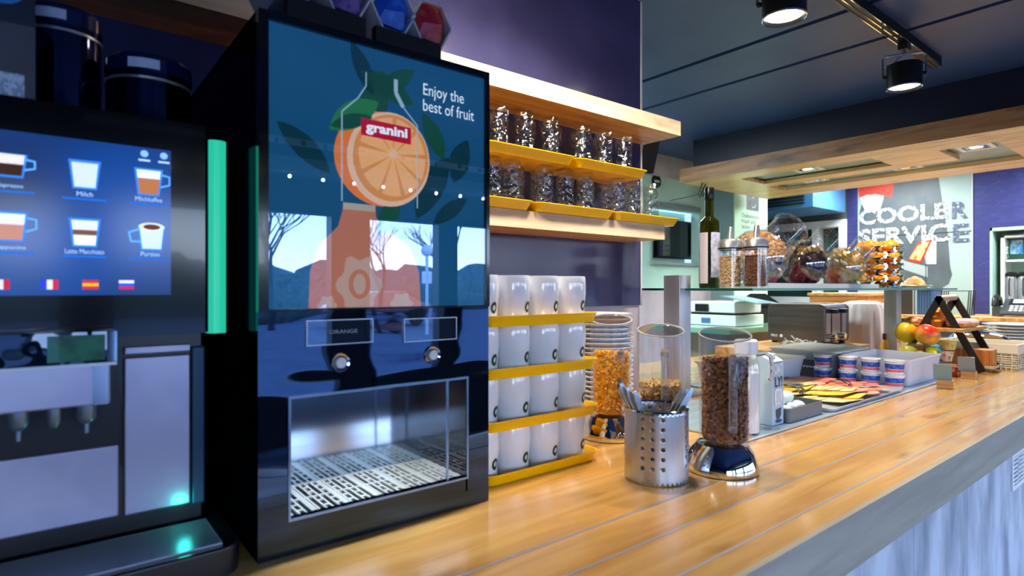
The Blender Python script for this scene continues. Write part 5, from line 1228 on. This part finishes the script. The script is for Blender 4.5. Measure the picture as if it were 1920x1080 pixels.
# plates, glass cups and steel display on the counter
P0 = None
for k in range(9):
    if P0 is None: P0 = MB().lathe([(0, .004), (.11, .004), (.115, 0), (.12, .004), (.17, .013), (.20, .018), (.202, .021), (.198, .022), (.165, .018), (.12, .009), (0, .009)], 40).build('dinner_plate', CER, None, smooth=True); o = P0
    else: o = P0.copy(); C.objects.link(o)
    o.location = (5.42+random.uniform(-.003, .003), 1.02, .952+k*.0215); tag(o, 'topmost white plate of the stack before the desk phone' if k == 8 else 'white plate within the stack at the right edge, below the topmost', 'plate', None if k == 8 else 'stacked white plates at the right edge')
t = thing('lidded_dish', 'long clear lidded dish of brown pastries behind the wicker basket', 'dish', (4.72, .93, .9505))
MB().box(0, .26, 0, .36, 0, .016).build('base', CHROME, t, bevel=.004); MB().lathe([(.17, 0), (.165, .05), (.13, .09), (.06, .115), (0, .12)], 28, T(.13, .18, .075) @ Matrix.Diagonal((.75, 1.05, .75, 1))).build('dome_lid', CHROME, t, smooth=True)
MB().box(.01, .25, .01, .35, .0165, .074).build('pastries', mat('dish_brown', '#8a5034', .6, col2='#c89068', nscale=26), t)
c0 = None
for k, (x, y, lab) in enumerate(((4.75, .68, 'left'), (4.83, .62, 'middle'), (4.92, .56, 'right'))):
    t = thing('glass_cup', 'small clear glass cup behind the wicker basket, %s of three' % lab, 'cup', (x, y, .9505), 0, 'small glass cups by the basket') if c0 is None else dup(c0, (x, y, .9505), 0, 'small clear glass cup behind the wicker basket, %s of three' % lab)
    if c0 is None:
        c0 = t; MB().lathe([(0, 0), (.022, 0), (.026, .004), (.034, .085), (.032, .085), (.023, .008), (0, .006)], 20).build('cup_body', ACR, t, smooth=True); MB().lathe([(0, .009), (.0225, .009), (.029, .055), (0, .057)], 16).build('filling', mat('berry_mix', '#b04858', .5, col2='#d8d0e0', nscale=60, ramp=(.5, .54)), t, smooth=True)
t = thing('sauce_bottle', 'tiny yellow sauce bottle with a dark cap left of the far steel post', 'bottle', (4.10, 1.41, .9505)); MB().lathe([(0, 0), (.02, 0), (.022, .10), (.01, .125), (0, .125)], 16).build('bottle_body', mat('mustard', '#d8a020', .3), t, smooth=True); MB().lathe([(0, .165), (.012, .165), (.012, .126), (0, .126)], 14).build('cap', mat('red_cap', '#601c14', .4), t, smooth=True)
# kitchen wall details
t = thing('wall_monitor', 'black monitor set back in the mint wall hatch', 'monitor', (0, 0, 0))
a0_, a1_ = onY(1236, 400, 3.74)[0], onY(1292, 400, 3.74)[0]
MB().box(a0_, a1_+.25, 3.74, 3.78, 1.73, 2.10).build('screen', mat('monitor_black', '#10151a', .08, coat=.5), t); MB().box(a0_-.02, a1_+.27, 3.785, 3.799, 1.71, 2.12).build('case', BLACK, t)
b = MB(); b.box(4.62, 5.42, 3.60, 3.62, 2.2, 2.25); b.box(4.60, 4.62, 3.61, 3.8, 1.66, 2.2); b.box(4.60, 5.42, 3.59, 3.8, 1.63, 1.66); struct(b.build('trim_7', mat('hatch_trim', '#7a8f92', .4)))
xr, zr = onY(1232, 340, 3.605)
t = thing('round_wall_sign', 'small round black sign on the mint wall above the hatch', 'sign', (xr, 3.617, zr)); MB().lathe([(0, .010), (.066, .010), (.07, .006), (.07, 0), (0, 0)], 28, RX(90)).build('disc', BLACK, t, smooth=True); b = MB()
for k in range(4): b.box(-.035+k*.02, -.022+k*.02, -.012, -.0105, -.01, .012)
b.build('white_marks', PW2, t)
ax, az = onY(1375, 380, 3.345); bx, bz = onY(1437, 380, 3.345)
t = thing('mint_poster', 'pale mint poster with a dark square apple icon on the kitchen pillar', 'poster', (0, 0, 0))
MB().box(5.625, 6.298, 3.333, 3.3445, 1.02, 2.70).build('sheet', MINT2, t)
q0 = onY(1400, 393, 3.33); q1 = onY(1423, 364, 3.33)
flat('icon_square', rect(q0[0], q1[0], q0[1], q1[1]), mat('icon_grey', '#5a6468', .5), 'Y', 3.3325, t)
c_ = ((q0[0]+q1[0])/2, (q0[1]+q1[1])/2)
b = MB(); b.tube([(c_[0]+.05*math.cos(a)*(1-.1*math.cos(3*a)), 3.330, c_[1]-.01+.055*math.sin(a)) for a in [2*PI*k/18 for k in range(18)]], .006, 5, closed=True); b.tube([(c_[0], 3.330, c_[1]+.045), (c_[0]+.03, 3.330, c_[1]+.075)], .006, 5); b.build('icon_outline', PW2, t)
l0 = onY(1391, 402, 3.33); l1 = onY(1424, 402, 3.33)
text('lettering', 'Delikatessen\nfrisch und\nlecker', mat('poster_ink', '#3a5048', .5), l0[0], l1[0], onY(1391, 428, 3.33)[1], onY(1391, 399, 3.33)[1], 'Y', 3.3325, t)
t = thing('air_unit', 'blue air unit with a dark grille hanging under the kitchen ceiling', 'air unit', (0, 0, 0))
MB().box(6.62, 7.45, 2.98, 4.1, 2.30, 2.70).build('casing', mat('unit_blue', '#3f79b4', .4), t, bevel=.004)
b = MB()
for k in range(7): b.box(6.606, 6.62, 3.08, 3.6, 2.34+k*.035, 2.36+k*.035)
b.build('grille', BLACK, t)
t = thing('hanging_clip', 'dark binder clip and wire hanging under the left end of the canopy', 'clip', (4.62, 3.05, 2.343)); b = MB(); b.tube([(0, 0, 0), (-.03, .03, -.10), (.0, .03, -.12), (.03, 0, -.02)], .006, 6); b.tube([(.05, .0, 0), (.02, .03, -.10), (.05, .03, -.11), (.07, 0, -.02)], .006, 6); b.tube([(-.03, .03, -.1), (-.12, .12, -.13), (-.2, .2, -.15)], .003, 5); b.build('wires', BLACK, t)
# ================================================================== OUTSIDE AND CUSTOMER SIDE (seen in reflections)
gnd = MB().box(-40, 70, -70, -3.2, -.35, -.15).build('ground_outside', mat('asphalt', '#6a6f74', .8, col2='#7c8084', nscale=2)); tag(gnd, 'grey paved forecourt outside the windows', 'ground', kind='structure')
def hedge(x0, x1, y, h, lab, c):
    b = MB(); n = int((x1-x0)/.9)
    for k in range(n): b.ball((x0+(x1-x0)*k/n, y+random.uniform(-.5, .5), random.uniform(.2, .6)*h-.15), random.uniform(.55, .75)*h, 1.3, .8, 1, 9, 7, jit=.16)
    o = b.build('hedge', mat(c, '#3a4a44', .8, col2='#5a6a66', nscale=5), None, smooth=True); tag(o, lab, 'hedge')
hedge(-8, 40, -34, 2.6, 'low dark hedge beyond the forecourt, mirrored in the dispenser poster', 'hedge_green')
def bare_tree(x, y, h, lab):
    b = MB()
    def br(p, d, L, r, lev):
        q = p+d*L; b.tube([p, (p+q)/2+Vector((random.uniform(-.03, .03)*L, 0, 0)), q], r, 5 if lev < 2 else 3, r2=r*.6)
        if lev >= 5: return
        for k in range(3 if lev < 4 else 2):
            nd = (d+Vector((random.uniform(-.75, .75), random.uniform(-.75, .75), random.uniform(-.1, .5)))).normalized()
            br(q if k else p+d*L*.8, nd, L*random.uniform(.6, .8), r*.58, lev+1)
    br(Vector((x, y, -.2)), Vector((0, 0, 1)), h*.30, h*.022, 0)
    tag(b.build('bare_tree', mat('bark_dark', '#2c3038', .8)), lab, 'tree')
bare_tree(5.2, -16, 5.5, 'bare winter tree mirrored in the left window reflection on the poster')
bare_tree(9.2, -17, 5.2, 'bare winter tree mirrored left in the middle window reflection')
bare_tree(14.0, -20, 6.5, 'bare winter tree mirrored right in the middle window reflection')
bare_tree(16.5, -15, 6.0, 'bare winter tree mirrored in the right window reflection')
t = thing('parked_car', 'dull red parked car mirrored in the middle window reflection', 'car', (10.5, -20, -.15))
prof_ = [(-2.1, .35), (-2.15, .7), (-1.9, .9), (-1.2, .95), (-.6, 1.4), (.8, 1.42), (1.5, .98), (2.05, .9), (2.15, .6), (2.1, .35)]
b = MB(); b.prism([(p[0], p[1]) for p in prof_], -.85, .85, RX(90)); b.build('car_body', mat('car_red', '#8a4048', .25, coat=.6), t, bevel=.05)
b = MB(); b.prism([(-1.05, .97), (-.55, 1.33), (.75, 1.35), (1.3, .99)], -.87, .87, RX(90)); b.build('car_windows', mat('car_glass', '#1a222c', .05, coat=.6), t)
for sx in (-1.35, 1.35):
    for sy in (-.8, .8): MB().lathe([(0, -.1), (.3, -.1), (.33, 0), (.3, .1), (0, .1)], 20, T(sx, sy, .33) @ RX(90)).build('wheel', BLACK, t, smooth=True)
t = thing('street_sign', 'white round topped sign post mirrored right of the middle window', 'sign post', (9.9, -15, -.15)); MB().tube([(0, 0, 0), (0, 0, 2.6)], .05).build('post', WHITEG, t); MB().ball((0, 0, 2.8), .2).build('globe', WHITE, t, smooth=True); MB().box(-.18, .18, -.02, .02, 1.7, 2.1).build('plate', WHITE, t)
# valance lights and banner over the windows
l0_ = None
for k in range(12):
    if l0_ is None: l0_ = MB().ball((0, 0, 0), .016, seg=8, rings=6).build('fairy_light', mat('fairy_glow', '#ffffff', .5, emit='#fff4e0', es=12), None, smooth=True); o = l0_
    else: o = l0_.copy(); C.objects.link(o)
    o.location = (.7+k*.27, YW+.26, 2.29); tag(o, 'tiny round light in the row over the front windows', 'light', 'fairy lights over the front windows')
t = thing('window_banner', 'white banner strip with dark shapes mirrored across the poster', 'banner', (0, 0, 0))
MB().box(.2, 4.6, YW+.30, YW+.31, 2.53, 2.585).build('strip', PW2, t)
b = MB()
for k in range(34):
    x = 1.0+k*.1+random.uniform(-.03, .03)
    if random.random() < .6: b.prism(ell(x, 2.555+random.uniform(-.01, .01), random.uniform(.008, .03), random.uniform(.012, .028), 9), -.001, .001, T(0, YW+.313, 0) @ RX(90))
b.build('dark_shapes', mat('banner_dark', '#1c2a3a', .5), t)
